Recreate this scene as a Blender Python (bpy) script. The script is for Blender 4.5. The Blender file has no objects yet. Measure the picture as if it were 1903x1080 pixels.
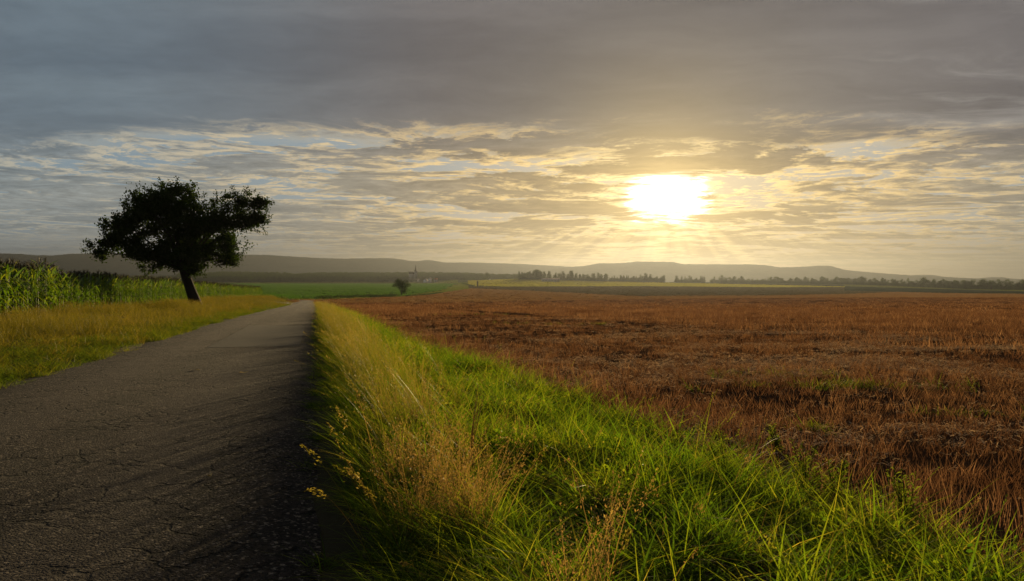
import bpy, math, random
import numpy as np
from mathutils import Vector, Matrix

random.seed(7)
rng = np.random.default_rng(7)
SC = bpy.context.scene
COL = SC.collection

# ------------------------------------------------------------------ camera
EYE = 1.42
FPX = 1374.0                                   # focal length in pixels of a 1903 px wide frame
PITCH = math.atan(22.0 / FPX)
cam_d = bpy.data.cameras.new("camera")
cam = bpy.data.objects.new("camera", cam_d)
COL.objects.link(cam)
cam.location = (0, 0, EYE)
cam.rotation_euler = (math.pi / 2 - PITCH, 0, 0)
cam_d.sensor_width = 36.0
cam_d.lens = 36.0 * FPX / 1903.0
cam_d.clip_start = 0.05
cam_d.clip_end = 40000
SC.camera = cam

# ------------------------------------------------------------------ render settings, exposure
SC.render.engine = "CYCLES"
cy = SC.cycles
cy.use_denoising = True
try:
    cy.denoiser = "OPENIMAGEDENOISE"
    cy.denoising_input_passes = "RGB_ALBEDO_NORMAL"
except Exception:
    pass
cy.max_bounces = 6
cy.diffuse_bounces = 2
cy.glossy_bounces = 1
cy.transmission_bounces = 4
cy.transparent_max_bounces = 4
cy.volume_bounces = 0
cy.caustics_reflective = False
cy.caustics_refractive = False
cy.sample_clamp_indirect = 4.0
SC.view_settings.view_transform = "Standard"
SC.view_settings.look = "None"
EXPOSURE = 1.35
SC.view_settings.exposure = EXPOSURE
SC.view_settings.gamma = 1.0
SC.view_settings.use_curve_mapping = False

# ------------------------------------------------------------------ sun
SUN_EL = math.radians(5.9)
SUN_AZ = math.radians(11.8)                    # clockwise from +Y
SUN_DIR = Vector((math.sin(SUN_AZ) * math.cos(SUN_EL), math.cos(SUN_AZ) * math.cos(SUN_EL), math.sin(SUN_EL)))
sun_d = bpy.data.lights.new("sun", "SUN")
sun_d.energy = 5.0
sun_d.angle = math.radians(0.6)
sun_d.color = (1.0, 0.74, 0.38)
sun = bpy.data.objects.new("sun", sun_d)
COL.objects.link(sun)
sun.location = (60, 200, 80)
sun.rotation_euler = (-SUN_DIR).to_track_quat("-Z", "Y").to_euler()


# ------------------------------------------------------------------ node helper
class NT:
    def __init__(self, tree):
        self.t = tree
        self.n = tree.nodes
        self.l = tree.links
        self.n.clear()

    def new(self, typ, **kw):
        nd = self.n.new(typ)
        for k, v in kw.items():
            setattr(nd, k, v)
        return nd

    def put(self, sock, v):
        if isinstance(v, bpy.types.NodeSocket):
            self.l.new(v, sock)
        elif v is not None:
            try:
                sock.default_value = v
            except Exception:
                if isinstance(v, (int, float)):
                    sock.default_value = (v, v, v) if len(sock.default_value) == 3 else (v, v, v, 1)
                else:
                    sock.default_value = tuple(v) + (1,)

    def m(self, op, a, b=None, c=None, clamp=False):
        nd = self.new("ShaderNodeMath", operation=op, use_clamp=clamp)
        self.put(nd.inputs[0], a)
        if b is not None: self.put(nd.inputs[1], b)
        if c is not None: self.put(nd.inputs[2], c)
        return nd.outputs[0]

    def v(self, op, a, b=None, out=0):
        nd = self.new("ShaderNodeVectorMath", operation=op)
        self.put(nd.inputs[0], a)
        if b is not None: self.put(nd.inputs[1], b)
        return nd.outputs["Value"] if out == "f" else nd.outputs[0]

    def scale(self, a, s):
        nd = self.new("ShaderNodeVectorMath", operation="SCALE")
        self.put(nd.inputs[0], a)
        self.put(nd.inputs["Scale"], s)
        return nd.outputs[0]

    def comb(self, x, y, z):
        nd = self.new("ShaderNodeCombineXYZ")
        for i, q in enumerate((x, y, z)): self.put(nd.inputs[i], q)
        return nd.outputs[0]

    def sep(self, v):
        nd = self.new("ShaderNodeSeparateXYZ")
        self.put(nd.inputs[0], v)
        return nd.outputs

    def noise(self, vec, scale, detail=4.0, rough=0.55, dist=0.0, out=0):
        nd = self.new("ShaderNodeTexNoise")
        self.put(nd.inputs["Vector"], vec)
        self.put(nd.inputs["Scale"], scale)
        self.put(nd.inputs["Detail"], detail)
        self.put(nd.inputs["Roughness"], rough)
        self.put(nd.inputs["Distortion"], dist)
        return nd.outputs[out]

    def voro(self, vec, scale, feature="F1", out="Distance", rnd=1.0):
        nd = self.new("ShaderNodeTexVoronoi", feature=feature)
        self.put(nd.inputs["Vector"], vec)
        self.put(nd.inputs["Scale"], scale)
        self.put(nd.inputs["Randomness"], rnd)
        return nd.outputs[out]

    def ss(self, x, a, b):
        nd = self.new("ShaderNodeMapRange", interpolation_type="SMOOTHSTEP")
        self.put(nd.inputs[0], x)
        nd.inputs[1].default_value = a
        nd.inputs[2].default_value = b
        return nd.outputs[0]

    def mix(self, f, a, b, blend="MIX"):
        nd = self.new("ShaderNodeMix", data_type="RGBA", blend_type=blend, clamp_factor=True)
        self.put(nd.inputs[0], f)
        self.put(nd.inputs[6], a)
        self.put(nd.inputs[7], b)
        return nd.outputs[2]

    def ramp(self, f, stops):
        nd = self.new("ShaderNodeValToRGB")
        el = nd.color_ramp.elements
        while len(el) < len(stops): el.new(0.5)
        for e, (p, c) in zip(el, stops):
            e.position = p
            e.color = tuple(c) + (1,)
        self.put(nd.inputs[0], f)
        return nd.outputs[0]

    def geo(self):
        return self.new("ShaderNodeNewGeometry").outputs["Position"]


# ------------------------------------------------------------------ sky (world)
world = bpy.data.worlds.new("World")
SC.world = world
world.use_nodes = True
T = NT(world.node_tree)
dirv = T.v("NORMALIZE", T.new("ShaderNodeTexCoord").outputs["Generated"])
sx, sy, sz = T.sep(dirv)[:3]
sky = T.new("ShaderNodeTexSky", sky_type="NISHITA", sun_disc=False, sun_elevation=SUN_EL, sun_rotation=SUN_AZ,
            altitude=200, air_density=1.0, dust_density=1.6, ozone_density=1.0)
SKY_STRENGTH = 0.1
# colours below are what the eye sees in the sky; KSKY turns them into radiance for the Background strength and exposure
KSKY = 1.0 / (SKY_STRENGTH * 2 ** EXPOSURE)
clear = T.mix(0.8, T.scale(sky.outputs[0], 0.06), (0.25, 0.345, 0.425, 1))
# angle to the sun in degrees
cosa = T.v("DOT_PRODUCT", dirv, tuple(SUN_DIR), out="f")
ang = T.m("MULTIPLY", T.m("ARCCOSINE", T.m("MINIMUM", cosa, 0.99999)), 180 / math.pi)
def lobe(w): return T.m("EXPONENT", T.m("MULTIPLY", ang, -1.0 / w))
def gau(w): return T.m("EXPONENT", T.m("MULTIPLY", T.m("MULTIPLY", ang, ang), -1.0 / (w * w)))
G8, G14, G20, G28 = gau(8), gau(13), gau(20), gau(28)
L3, L9 = lobe(3.0), lobe(9)
zc = T.m("ADD", T.m("MAXIMUM", sz, 0.0), 0.035)
cpx = T.m("DIVIDE", sx, zc)
cpy = T.m("DIVIDE", sy, zc)
P = T.comb(cpx, cpy, 0.0)
warp = T.v("SUBTRACT", T.noise(P, 0.5, 3, 0.5, out=1), (0.5, 0.5, 0.5))
warp2 = T.v("SUBTRACT", T.noise(P, 2.2, 3, 0.5, out=1), (0.5, 0.5, 0.5))
PW = T.v("ADD", T.v("ADD", P, T.scale(warp, 1.3)), T.scale(warp2, 0.18))
n_low = T.noise(T.v("ADD", P, (31.7, -4.3, 3.0)), 0.42, 4, 0.5)
n_mid = T.noise(T.v("MULTIPLY", T.v("ADD", PW, (3.0, 11.0, 0.0)), (0.5, 1.1, 1.0)), 0.8, 8, 0.58)


def density(p):
    na = T.noise(T.v("MULTIPLY", p, (0.62, 0.95, 1.0)), 1.1, 9, 0.62)
    nf = T.noise(T.v("ADD", T.v("MULTIPLY", p, (0.95, 1.1, 1.0)), (7.3, 2.1, 4.0)), 4.6, 8, 0.68)
    return T.m("ADD", T.m("MULTIPLY", na, 0.56), T.m("MULTIPLY", nf, 0.44)), nf


PSUN = (SUN_DIR.x / (SUN_DIR.z + 0.035), SUN_DIR.y / (SUN_DIR.z + 0.035), 0.0)
to_sun = T.v("NORMALIZE", T.v("SUBTRACT", PSUN, P))
dens0, n_fine = density(PW)
dens1, _ = density(T.v("ADD", PW, T.scale(to_sun, 0.11)))
lit = T.m("SUBTRACT", dens0, dens1)                       # positive where the cloud thins out towards the sun
off = T.m("MULTIPLY", T.m("SUBTRACT", n_low, 0.5), 0.12)
off = T.m("ADD", off, T.m("MULTIPLY", T.m("SUBTRACT", 1.0, T.ss(sx, -0.45, 0.05)), 0.022))
off = T.m("SUBTRACT", off, T.m("MULTIPLY", T.ss(sx, 0.36, 0.6), 0.022))
dens = T.m("ADD", dens0, off)
# dark sheet of stratus overhead, its lower edge broken
sheet_in = T.m("ADD", cpy, T.m("MULTIPLY", T.m("SUBTRACT", n_mid, 0.5), 3.4))
sheet_in = T.m("ADD", sheet_in, T.m("MULTIPLY", T.m("SUBTRACT", n_fine, 0.5), 1.4))
sheet = T.m("SUBTRACT", 1.0, T.ss(sheet_in, 4.05, 4.95))
broken = T.ss(dens, 0.444, 0.482)
cover = T.m("MAXIMUM", broken, sheet)
thick = T.m("MAXIMUM", T.ss(T.m("SUBTRACT", dens, T.m("MULTIPLY", lit, 0.55)), 0.458, 0.528), sheet)
# bodies of the clouds, cool away from the sun and warm near it
n_bod = T.ss(n_mid, 0.33, 0.67)
body_cool = T.mix(n_bod, (0.125, 0.165, 0.205, 1), (0.175, 0.225, 0.265, 1))
body_warm = T.mix(n_bod, (0.120, 0.113, 0.122, 1), (0.182, 0.170, 0.174, 1))
warmth = T.ss(sx, -0.52, -0.04)
body = T.mix(warmth, body_cool, body_warm)
streak = T.ss(T.noise(T.v("MULTIPLY", T.v("ADD", PW, (5.0, 3.0, 9.0)), (0.40, 1.1, 1.0)), 1.1, 9, 0.64), 0.50, 0.72)
streak = T.m("MULTIPLY", streak, T.m("MAXIMUM", T.ss(n_low, 0.42, 0.62), T.ss(sx, 0.25, 0.5)))
body = T.mix(T.m("MULTIPLY", streak, 0.8), body, T.mix(T.ss(sx, -0.4, 0.1), (0.26, 0.32, 0.36, 1), (0.36, 0.345, 0.33, 1)))
body = T.mix(T.m("MULTIPLY", gau(8), 0.5), body, (0.32, 0.225, 0.105, 1))
low_cool = T.mix(n_bod, (0.20, 0.255, 0.285, 1), (0.33, 0.375, 0.38, 1))
low_warm = T.mix(n_bod, (0.25, 0.205, 0.15, 1), (0.36, 0.30, 0.215, 1))
low_body = T.mix(T.m("MULTIPLY", gau(31), 1.25, clamp=True), low_cool, low_warm)
low_body = T.mix(T.m("MULTIPLY", G14, 0.85), low_body, (0.39, 0.25, 0.09, 1))
body = T.mix(T.ss(cpy, 3.6, 6.0), body, low_body)
body = T.scale(body, T.m("ADD", 0.97, T.m("MULTIPLY", lit, T.m("SUBTRACT", 2.3, T.m("MULTIPLY", sheet, 1.7)))))
edge = T.mix(G28, (0.47, 0.47, 0.41, 1), (1.15, 0.76, 0.26, 1))
edge = T.mix(T.ss(cpy, 8.0, 13.0), edge, T.scale(edge, 0.7))
edge = T.mix(T.m("MULTIPLY", G8, 0.8), edge, (1.5, 1.2, 0.62, 1))
cloud = T.mix(thick, edge, body)
clear2 = T.mix(T.m("MULTIPLY", G14, 0.7), clear, (0.60, 0.49, 0.33, 1))
skyc = T.mix(cover, clear2, cloud)
# haze thickening towards the horizon beyond the box of air
hz = T.m("EXPONENT", T.m("MULTIPLY", T.m("MAXIMUM", sz, 0.0), -22.0))
hcol = T.mix(T.m("MULTIPLY", gau(30), 1.1, clamp=True), (0.29, 0.31, 0.31, 1), (0.37, 0.30, 0.19, 1))
hcol = T.mix(T.m("MULTIPLY", G20, 0.9), hcol, (0.46, 0.27, 0.06, 1))
skyc = T.mix(T.m("MULTIPLY", hz, 0.85, clamp=True), skyc, hcol)
# the veiled sun: a burnt-out patch in a gap of the cloud, glare round it and faint rays under it
az = T.m("MULTIPLY", T.m("ARCTAN2", sx, sy), 180 / math.pi)
el = T.m("MULTIPLY", T.m("ARCSINE", sz), 180 / math.pi)
daz = T.m("SUBTRACT", az, math.degrees(SUN_AZ))
de = T.m("SUBTRACT", el, math.degrees(SUN_EL) + 0.20)
r4 = T.m("ADD", T.m("POWER", T.m("ABSOLUTE", T.m("DIVIDE", daz, 2.85)), 2.6), T.m("POWER", T.m("ABSOLUTE", T.m("DIVIDE", de, 1.9)), 3.0))
r4 = T.m("ADD", r4, T.m("MULTIPLY", T.m("SUBTRACT", dens0, 0.47), 9.0))
blob = T.m("SUBTRACT", 1.0, T.ss(r4, 0.1, 1.8))
blob = T.m("POWER", blob, 1.6)
fan = T.noise(T.comb(T.m("DIVIDE", daz, T.m("ADD", T.m("ABSOLUTE", de), 0.8)), 0.0, 4.2), 2.6, 3, 0.5)
below = T.m("MULTIPLY", T.ss(T.m("MULTIPLY", de, -1.0), 1.2, 3.0), T.m("SUBTRACT", 1.0, T.ss(T.m("MULTIPLY", de, -1.0), 4.0, 7.0)))
rays = T.m("MULTIPLY", T.m("MULTIPLY", T.ss(fan, 0.42, 0.62), below), T.m("MULTIPLY", gau(12), 0.34))
glow = T.m("ADD", T.m("ADD", T.m("MULTIPLY", L3, 1.05), T.m("MULTIPLY", L9, 0.06)), rays)
skyc = T.v("ADD", skyc, T.scale((1.0, 0.72, 0.28), glow))
skyc = T.v("ADD", skyc, T.scale((1.0, 0.93, 0.76), T.m("MULTIPLY", blob, 3.2)))
# below the horizon: plain dull earth tone
skyc = T.mix(T.ss(sz, -0.03, 0.0), (0.08, 0.07, 0.05, 1), skyc)
skyc = T.scale(skyc, KSKY)
bg = T.new("ShaderNodeBackground")
T.put(bg.inputs[0], skyc)
bg.inputs[1].default_value = SKY_STRENGTH
wo = T.new("ShaderNodeOutputWorld")
T.l.new(bg.outputs[0], wo.inputs[0])
world.cycles.sampling_method = "MANUAL"
world.cycles.sample_map_resolution = 1024

# ------------------------------------------------------------------ terrain
DR = np.array([0, 11, 19.4, 30.7, 42.5, 72, 100, 153, 200, 250, 300, 400, 500, 700, 900, 1050, 1200, 1400, 1600, 1800, 2000, 2300, 2600, 3000, 4000, 5000, 9500], float)
NEAR = [1.42, 1.59, 1.75, 1.96, 2.23, 3.04, 3.85, 5.3, 6.2, 7.0, 7.65]
UT = np.array([-0.9, -0.42, -0.25, -0.115, -0.075, 0.0, 0.18, 0.34, 0.45, 0.693, 0.9])
TB = np.array([NEAR + r for r in [
    [8.6, 9.1, 9.7, 10.3, 10.6, 10.8, 11.0, 11.0, 8.5, 3.0, -6, -12, -4, 16, 20, 40],
    [8.6, 9.1, 9.7, 10.3, 10.6, 10.8, 11.0, 11.0, 8.5, 3.0, -6, -12, -4, 16, 20, 40],
    [8.6, 9.1, 9.7, 10.3, 10.6, 10.8, 11.0, 11.0, 8.5, 2.0, -4, -8, -4, 16, 20, 40],
    [8.6, 9.1, 9.7, 10.3, 10.6, 10.8, 11.0, 11.0, 9.0, 4.0, -6, -8, -4, 16, 20, 40],
    [8.6, 9.1, 9.6, 9.9, 9.6, 8.5, 6.5, 5.0, 3.0, 0.0, -4, -6, 0, 16, 20, 40],
    [8.6, 9.3, 9.8, 9.9, 8.6, 5.0, 1.0, 2.0, 3.0, 3.0, 3, 6, 10, 16, 20, 40],
    [8.8, 9.5, 9.9, 10.0, 9.8, 8.2, 6.2, 7.5, 9.0, 10, 11, 12, 14, 18, 20, 40],
    [9.0, 9.9, 10.6, 11.0, 11.2, 10.4, 9.3, 8.9, 10, 11, 12, 13, 14, 18, 20, 40],
    [9.2, 10.5, 12.5, 13.2, 12.9, 12.2, 10.5, 10.5, 11, 12, 13, 14, 15, 18, 20, 40],
    [10.0, 11.5, 14.0, 15.5, 16.5, 18.0, 20, 22, 22, 22, 22, 22, 22, 22, 24, 40],
    [10.0, 11.5, 14.0, 15.5, 16.5, 18.0, 20, 22, 22, 22, 22, 22, 22, 22, 24, 40],
]])
TX, TY, NX, NY = -0.2588, 0.9659, 0.9659, 0.2588   # along the road, to its right


def vnoise(x, y, seed=0):
    xi = np.floor(x).astype(np.int64); yi = np.floor(y).astype(np.int64)
    fx = x - xi; fy = y - yi
    fx = fx * fx * (3 - 2 * fx); fy = fy * fy * (3 - 2 * fy)
    def h(a, b):
        n = (a * 374761393 + b * 668265263 + seed * 1442695041) & 0x7fffffff
        n = ((n ^ (n >> 13)) * 1274126177) & 0x7fffffff
        return ((n ^ (n >> 16)) & 0xffff) / 65535.0
    return (h(xi, yi) * (1 - fx) + h(xi + 1, yi) * fx) * (1 - fy) + (h(xi, yi + 1) * (1 - fx) + h(xi + 1, yi + 1) * fx) * fy


def fbm(x, y, seed=0, o=3):
    s = 0; a = 0.5; t = 0
    for i in range(o):
        s = s + a * vnoise(x * 2 ** i, y * 2 ** i, seed + i); t += a; a *= 0.5
    return s / t


def sstep(x, a, b):
    t = np.clip((x - a) / (b - a), 0, 1)
    return t * t * (3 - 2 * t)


def base_D(u, d):
    u = np.clip(u, UT[0], UT[-1]); d = np.clip(d, 0, DR[-1])
    i = np.clip(np.searchsorted(UT, u, side="right") - 1, 0, len(UT) - 2)
    fu = (u - UT[i]) / (UT[i + 1] - UT[i])
    fu = fu * fu * (3 - 2 * fu)
    j = np.clip(np.searchsorted(DR, d, side="right") - 1, 0, len(DR) - 2)
    fd = (d - DR[j]) / (DR[j + 1] - DR[j])
    return (TB[i, j] * (1 - fd) + TB[i, j + 1] * fd) * (1 - fu) + (TB[i + 1, j] * (1 - fd) + TB[i + 1, j + 1] * fd) * fu


def sa(X, Y):
    return X * NX + Y * NY, X * TX + Y * TY       # s (right of the road edge), a (along)


def H(X, Y):
    X = np.asarray(X, float); Y = np.asarray(Y, float)
    r = np.hypot(X, Y)
    th = np.clip(np.arctan2(X, Y), -0.73, 0.73)
    d = r * np.cos(th)
    D = base_D(np.tan(th), d)
    s, a = sa(X, Y)
    fwd = np.clip(a, 0, 260)
    lift = np.maximum(base_D(fwd * 0 - 0.2588, fwd * 0.966) - (1.40 + 0.0160 * fwd), 0)
    lift *= 1 - sstep(a, 200, 420)
    z = EYE - D + lift * sstep(-s, 4.7, 11.0)
    near = 1 - sstep(r, 60, 160)
    z = z + near * 0.10 * np.sin(np.clip((s - 0.15) / 2.4, 0, 1) * math.pi)
    z = z + near * 0.10 * (fbm(X * 0.35, Y * 0.35, 3) - 0.5) * sstep(s, 2.2, 4.0)
    z = z + near * 0.16 * (fbm(X * 0.4, Y * 0.4, 5) - 0.5) * sstep(-s, 5.0, 7.0)
    return z


def xy(s, a):
    return TX * a + NX * s, TY * a + NY * s


def proj(X, Y, Z):
    c, sn = math.cos(PITCH), math.sin(PITCH)
    zz = Z - EYE
    dep = Y * c - zz * sn
    up = Y * sn + zz * c
    dep = np.where(dep < 1e-3, 1e-3, dep)
    return 951.5 + FPX * X / dep, 540 - FPX * up / dep


def ground_at(px, py, dmin=2.5, dmax=6000):
    """the point of the ground that a ray of the photograph meets first"""
    u = (px - 951.5) / FPX
    d = np.exp(np.linspace(math.log(dmin), math.log(dmax), 4000))
    X = u * d; Z = H(X, d)
    _, y = proj(X, d, Z)
    k = np.argmax(y <= py)
    return float(X[k]), float(d[k]), float(Z[k])


# ------------------------------------------------------------------ mesh helpers
def link(o, parent=None):
    COL.objects.link(o)
    if parent is not None: o.parent = parent
    return o


def tag(o, label=None, cat=None, group=None, kind=None):
    if label: o["label"] = label
    if cat: o["category"] = cat
    if group: o["group"] = group
    if kind: o["kind"] = kind
    return o


def mesh_np(name, V, quads=None, tris=None, mat=None, attrs=None, smooth=False):
    me = bpy.data.meshes.new(name)
    V = np.asarray(V, np.float32)
    nq = 0 if quads is None else len(quads); nt = 0 if tris is None else len(tris)
    loops = []
    if nq: loops.append(np.asarray(quads, np.int32).ravel())
    if nt: loops.append(np.asarray(tris, np.int32).ravel())
    loops = np.concatenate(loops)
    starts = np.concatenate([np.arange(nq) * 4, nq * 4 + np.arange(nt) * 3]).astype(np.int32)
    me.vertices.add(len(V)); me.vertices.foreach_set("co", V.ravel())
    me.loops.add(len(loops)); me.loops.foreach_set("vertex_index", loops)
    me.polygons.add(nq + nt); me.polygons.foreach_set("loop_start", starts)
    me.update(calc_edges=True)
    if smooth: me.shade_smooth()
    for k, v in (attrs or {}).items():
        at = me.attributes.new(k, "FLOAT", "POINT")
        at.data.foreach_set("value", np.asarray(v, np.float32))
    if mat is not None: me.materials.append(mat)
    return me


class MB:
    """collects simple shapes for one mesh"""
    def __init__(self): self.v = []; self.q = []; self.t = []; self.n = 0; self.rv = []
    def add(self, V, Q=(), Tt=(), r=0.5):
        V = np.asarray(V, float).reshape(-1, 3)
        if len(Q): self.q.append(np.asarray(Q, int) + self.n)
        if len(Tt): self.t.append(np.asarray(Tt, int) + self.n)
        self.v.append(V); self.rv.append(np.full(len(V), r)); self.n += len(V)
    def tube(self, pts, rad, seg=6, cap=True, r=0.5):
        pts = [Vector(p) for p in pts]; V = []
        ref = Vector((0.31, 0.57, 0.76))
        for i, p in enumerate(pts):
            d = (pts[min(i + 1, len(pts) - 1)] - pts[max(i - 1, 0)]).normalized()
            x = d.cross(ref).normalized(); y = d.cross(x)
            for k in range(seg):
                a = 2 * math.pi * k / seg
                V.append(p + (x * math.cos(a) + y * math.sin(a)) * rad[i])
        Q = [(i * seg + k, i * seg + (k + 1) % seg, (i + 1) * seg + (k + 1) % seg, (i + 1) * seg + k) for i in range(len(pts) - 1) for k in range(seg)]
        Tt = []
        if cap:
            V.append(pts[-1]); e = len(V) - 1; b = (len(pts) - 1) * seg
            Tt = [(b + k, b + (k + 1) % seg, e) for k in range(seg)]
        self.add([tuple(v) for v in V], Q, Tt, r)
    def box(self, lo, hi):
        x0, y0, z0 = lo; x1, y1, z1 = hi
        self.add([(x0, y0, z0), (x1, y0, z0), (x1, y1, z0), (x0, y1, z0), (x0, y0, z1), (x1, y0, z1), (x1, y1, z1), (x0, y1, z1)],
                 [(0, 3, 2, 1), (4, 5, 6, 7), (0, 1, 5, 4), (1, 2, 6, 5), (2, 3, 7, 6), (3, 0, 4, 7)])
    def mesh(self, name, mat, smooth=False):
        return mesh_np(name, np.concatenate(self.v), np.concatenate(self.q) if self.q else None,
                       np.concatenate(self.t) if self.t else None, mat, {"rnd": np.concatenate(self.rv)}, smooth)
    def obj(self, name, mat, parent=None, smooth=False):
        return link(bpy.data.objects.new(name, self.mesh(name, mat, smooth)), parent)


def empty(name, loc, rz=0.0):
    o = bpy.data.objects.new(name, None)
    o.empty_display_size = 0.3
    o.location = loc; o.rotation_euler = (0, 0, rz)
    return link(o)


def copy_tree(o, parent=None):
    c = o.copy(); COL.objects.link(c)
    if parent is not None: c.parent = parent
    for ch in list(o.children): copy_tree(ch, c)
    return c


# ------------------------------------------------------------------ materials
def material(name):
    m = bpy.data.materials.new(name); m.use_nodes = True
    return m, NT(m.node_tree)


def leafy(name, stops, trans, trans_w=0.5, gloss=0.06, rough=0.35, tint=None, pos_scale=0.0):
    """thin leaf: diffuse, light shining through it, and a weak sheen; colour by per-leaf random value"""
    m, t = material(name)
    at = t.new("ShaderNodeAttribute", attribute_name="rnd").outputs["Fac"]
    oi = t.new("ShaderNodeObjectInfo").outputs["Random"]
    f = t.m("ADD", t.m("MULTIPLY", at, 0.62), t.m("MULTIPLY", oi, 0.38))
    if pos_scale:
        nz = t.noise(t.geo(), pos_scale, 3, 0.5)
        f = t.m("ADD", f, t.m("MULTIPLY", t.m("SUBTRACT", nz, 0.5), 0.9), clamp=True)
    col = t.ramp(f, stops)
    d = t.new("ShaderNodeBsdfDiffuse"); t.put(d.inputs[0], col)
    tr = t.new("ShaderNodeBsdfTranslucent"); t.put(tr.inputs[0], t.mix(1.0, col, trans, "MULTIPLY"))
    mx = t.new("ShaderNodeMixShader"); mx.inputs[0].default_value = trans_w
    t.l.new(d.outputs[0], mx.inputs[1]); t.l.new(tr.outputs[0], mx.inputs[2])
    g = t.new("ShaderNodeBsdfAnisotropic" if False else "ShaderNodeBsdfGlossy"); g.inputs["Roughness"].default_value = rough
    t.put(g.inputs[0], (0.9, 0.9, 0.85))
    m2 = t.new("ShaderNodeMixShader"); m2.inputs[0].default_value = gloss
    t.l.new(mx.outputs[0], m2.inputs[1]); t.l.new(g.outputs[0], m2.inputs[2])
    o = t.new("ShaderNodeOutputMaterial"); t.l.new(m2.outputs[0], o.inputs[0])
    return m


def solid(name, fn, rough=0.9, spec=0.2, bump=None):
    m, t = material(name)
    b = t.new("ShaderNodeBsdfPrincipled")
    t.put(b.inputs["Base Color"], fn(t) if callable(fn) else tuple(fn) + (1,))
    b.inputs["Roughness"].default_value = rough
    b.inputs["Specular IOR Level"].default_value = spec
    if bump:
        h, strength, dist = bump(t)
        bp = t.new("ShaderNodeBump"); bp.inputs["Strength"].default_value = strength; bp.inputs["Distance"].default_value = dist
        t.put(bp.inputs["Height"], h); t.l.new(bp.outputs[0], b.inputs["Normal"])
    o = t.new("ShaderNodeOutputMaterial"); t.l.new(b.outputs[0], o.inputs[0])
    return m


def crop_ground(name, c0, c1, c2, s1=0.05, stretch=(1, 1, 1), trans=0.0, bumpd=0.3, s2=2.0):
    """field surface seen from afar: mottled, slightly rough, some light passing through the blades on it"""
    m, t = material(name)
    p = t.v("MULTIPLY", t.geo(), stretch)
    a = t.noise(p, s1, 5, 0.6)
    b2 = t.noise(t.geo(), s2, 4, 0.7)
    col = t.mix(t.ss(a, 0.3, 0.7), c0, c1)
    col = t.mix(t.m("MULTIPLY", t.ss(b2, 0.45, 0.75), 0.7), col, c2)
    d = t.new("ShaderNodeBsdfDiffuse"); t.put(d.inputs[0], col); d.inputs[1].default_value = 0.6
    bp = t.new("ShaderNodeBump"); bp.inputs["Strength"].default_value = 1.0; bp.inputs["Distance"].default_value = bumpd
    t.put(bp.inputs["Height"], t.m("ADD", b2, a)); t.l.new(bp.outputs[0], d.inputs["Normal"])
    out = d
    if trans:
        # standing crop: blades face the low sun, so the surface scatters like upright leaves
        tr = t.new("ShaderNodeBsdfSheen") if False else t.new("ShaderNodeBsdfTranslucent")
        t.put(tr.inputs[0], col)
        t.put(tr.inputs["Normal"], (0.0, -1.0, 0.25))
        mx = t.new("ShaderNodeMixShader"); mx.inputs[0].default_value = trans
        t.l.new(d.outputs[0], mx.inputs[1]); t.l.new(tr.outputs[0], mx.inputs[2]); out = mx
    o = t.new("ShaderNodeOutputMaterial"); t.l.new(out.outputs[0], o.inputs[0])
    return m


M = {}
M["green_grass"] = leafy("green_grass_blades", [(0.0, (0.020, 0.044, 0.005)), (0.45, (0.047, 0.076, 0.006)), (0.75, (0.095, 0.108, 0.009)), (1.0, (0.19, 0.145, 0.035))], (2.6, 2.7, 0.9, 1), 0.55, 0.006, 0.55, pos_scale=0.6)
M["dry_grass"] = leafy("dry_grass_blades", [(0.0, (0.036, 0.060, 0.006)), (0.45, (0.080, 0.082, 0.010)), (0.8, (0.125, 0.098, 0.020)), (1.0, (0.22, 0.16, 0.065))], (2.1, 2.0, 1.1, 1), 0.5, 0.02, 0.4, pos_scale=0.5)
M["meadow"] = leafy("meadow_blades", [(0.0, (0.026, 0.042, 0.004)), (0.4, (0.064, 0.062, 0.006)), (0.75, (0.104, 0.086, 0.012)), (1.0, (0.17, 0.125, 0.030))], (1.8, 1.7, 0.8, 1), 0.45, 0.015, 0.45, pos_scale=0.35)
M["brown"] = leafy("brown_seed_heads", [(0.0, (0.06, 0.055, 0.014)), (0.5, (0.12, 0.085, 0.026)), (1.0, (0.20, 0.13, 0.05))], (2.0, 1.8, 1.1, 1), 0.45, 0.02, 0.4)
M["stubble"] = leafy("stubble_straws", [(0.0, (0.032, 0.016, 0.009)), (0.6, (0.070, 0.036, 0.020)), (1.0, (0.18, 0.108, 0.058))], (1.9, 1.7, 1.35, 1), 0.47, 0.0, 0.35, pos_scale=0.25)
M["straw"] = leafy("straw_bits", [(0.0, (0.26, 0.165, 0.095)), (1.0, (0.52, 0.37, 0.23))], (1.0, 0.95, 0.8, 1), 0.25, 0.0, 0.35)
M["corn_leaf"] = leafy("corn_leaves", [(0.0, (0.014, 0.036, 0.006)), (0.5, (0.040, 0.078, 0.008)), (1.0, (0.11, 0.12, 0.014))], (2.9, 2.7, 0.7, 1), 0.5, 0.05, 0.3)
M["corn_tassel"] = leafy("corn_tassels", [(0.0, (0.022, 0.022, 0.008)), (1.0, (0.075, 0.062, 0.016))], (1.2, 1.0, 0.7, 1), 0.35, 0.03, 0.5)
M["corn_stalk"] = solid("corn_stalks", (0.08, 0.11, 0.03), 0.6)
M["apple_leaf"] = leafy("tree_leaves", [(0.0, (0.012, 0.020, 0.006)), (0.7, (0.024, 0.038, 0.009)), (1.0, (0.05, 0.06, 0.015))], (1.3, 1.5, 0.6, 1), 0.3, 0.0, 0.4)
M["far_leaf"] = leafy("far_tree_leaves", [(0.0, (0.025, 0.04, 0.016)), (1.0, (0.055, 0.075, 0.025))], (1.2, 1.2, 0.8, 1), 0.3, 0.0, 0.6)
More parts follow.
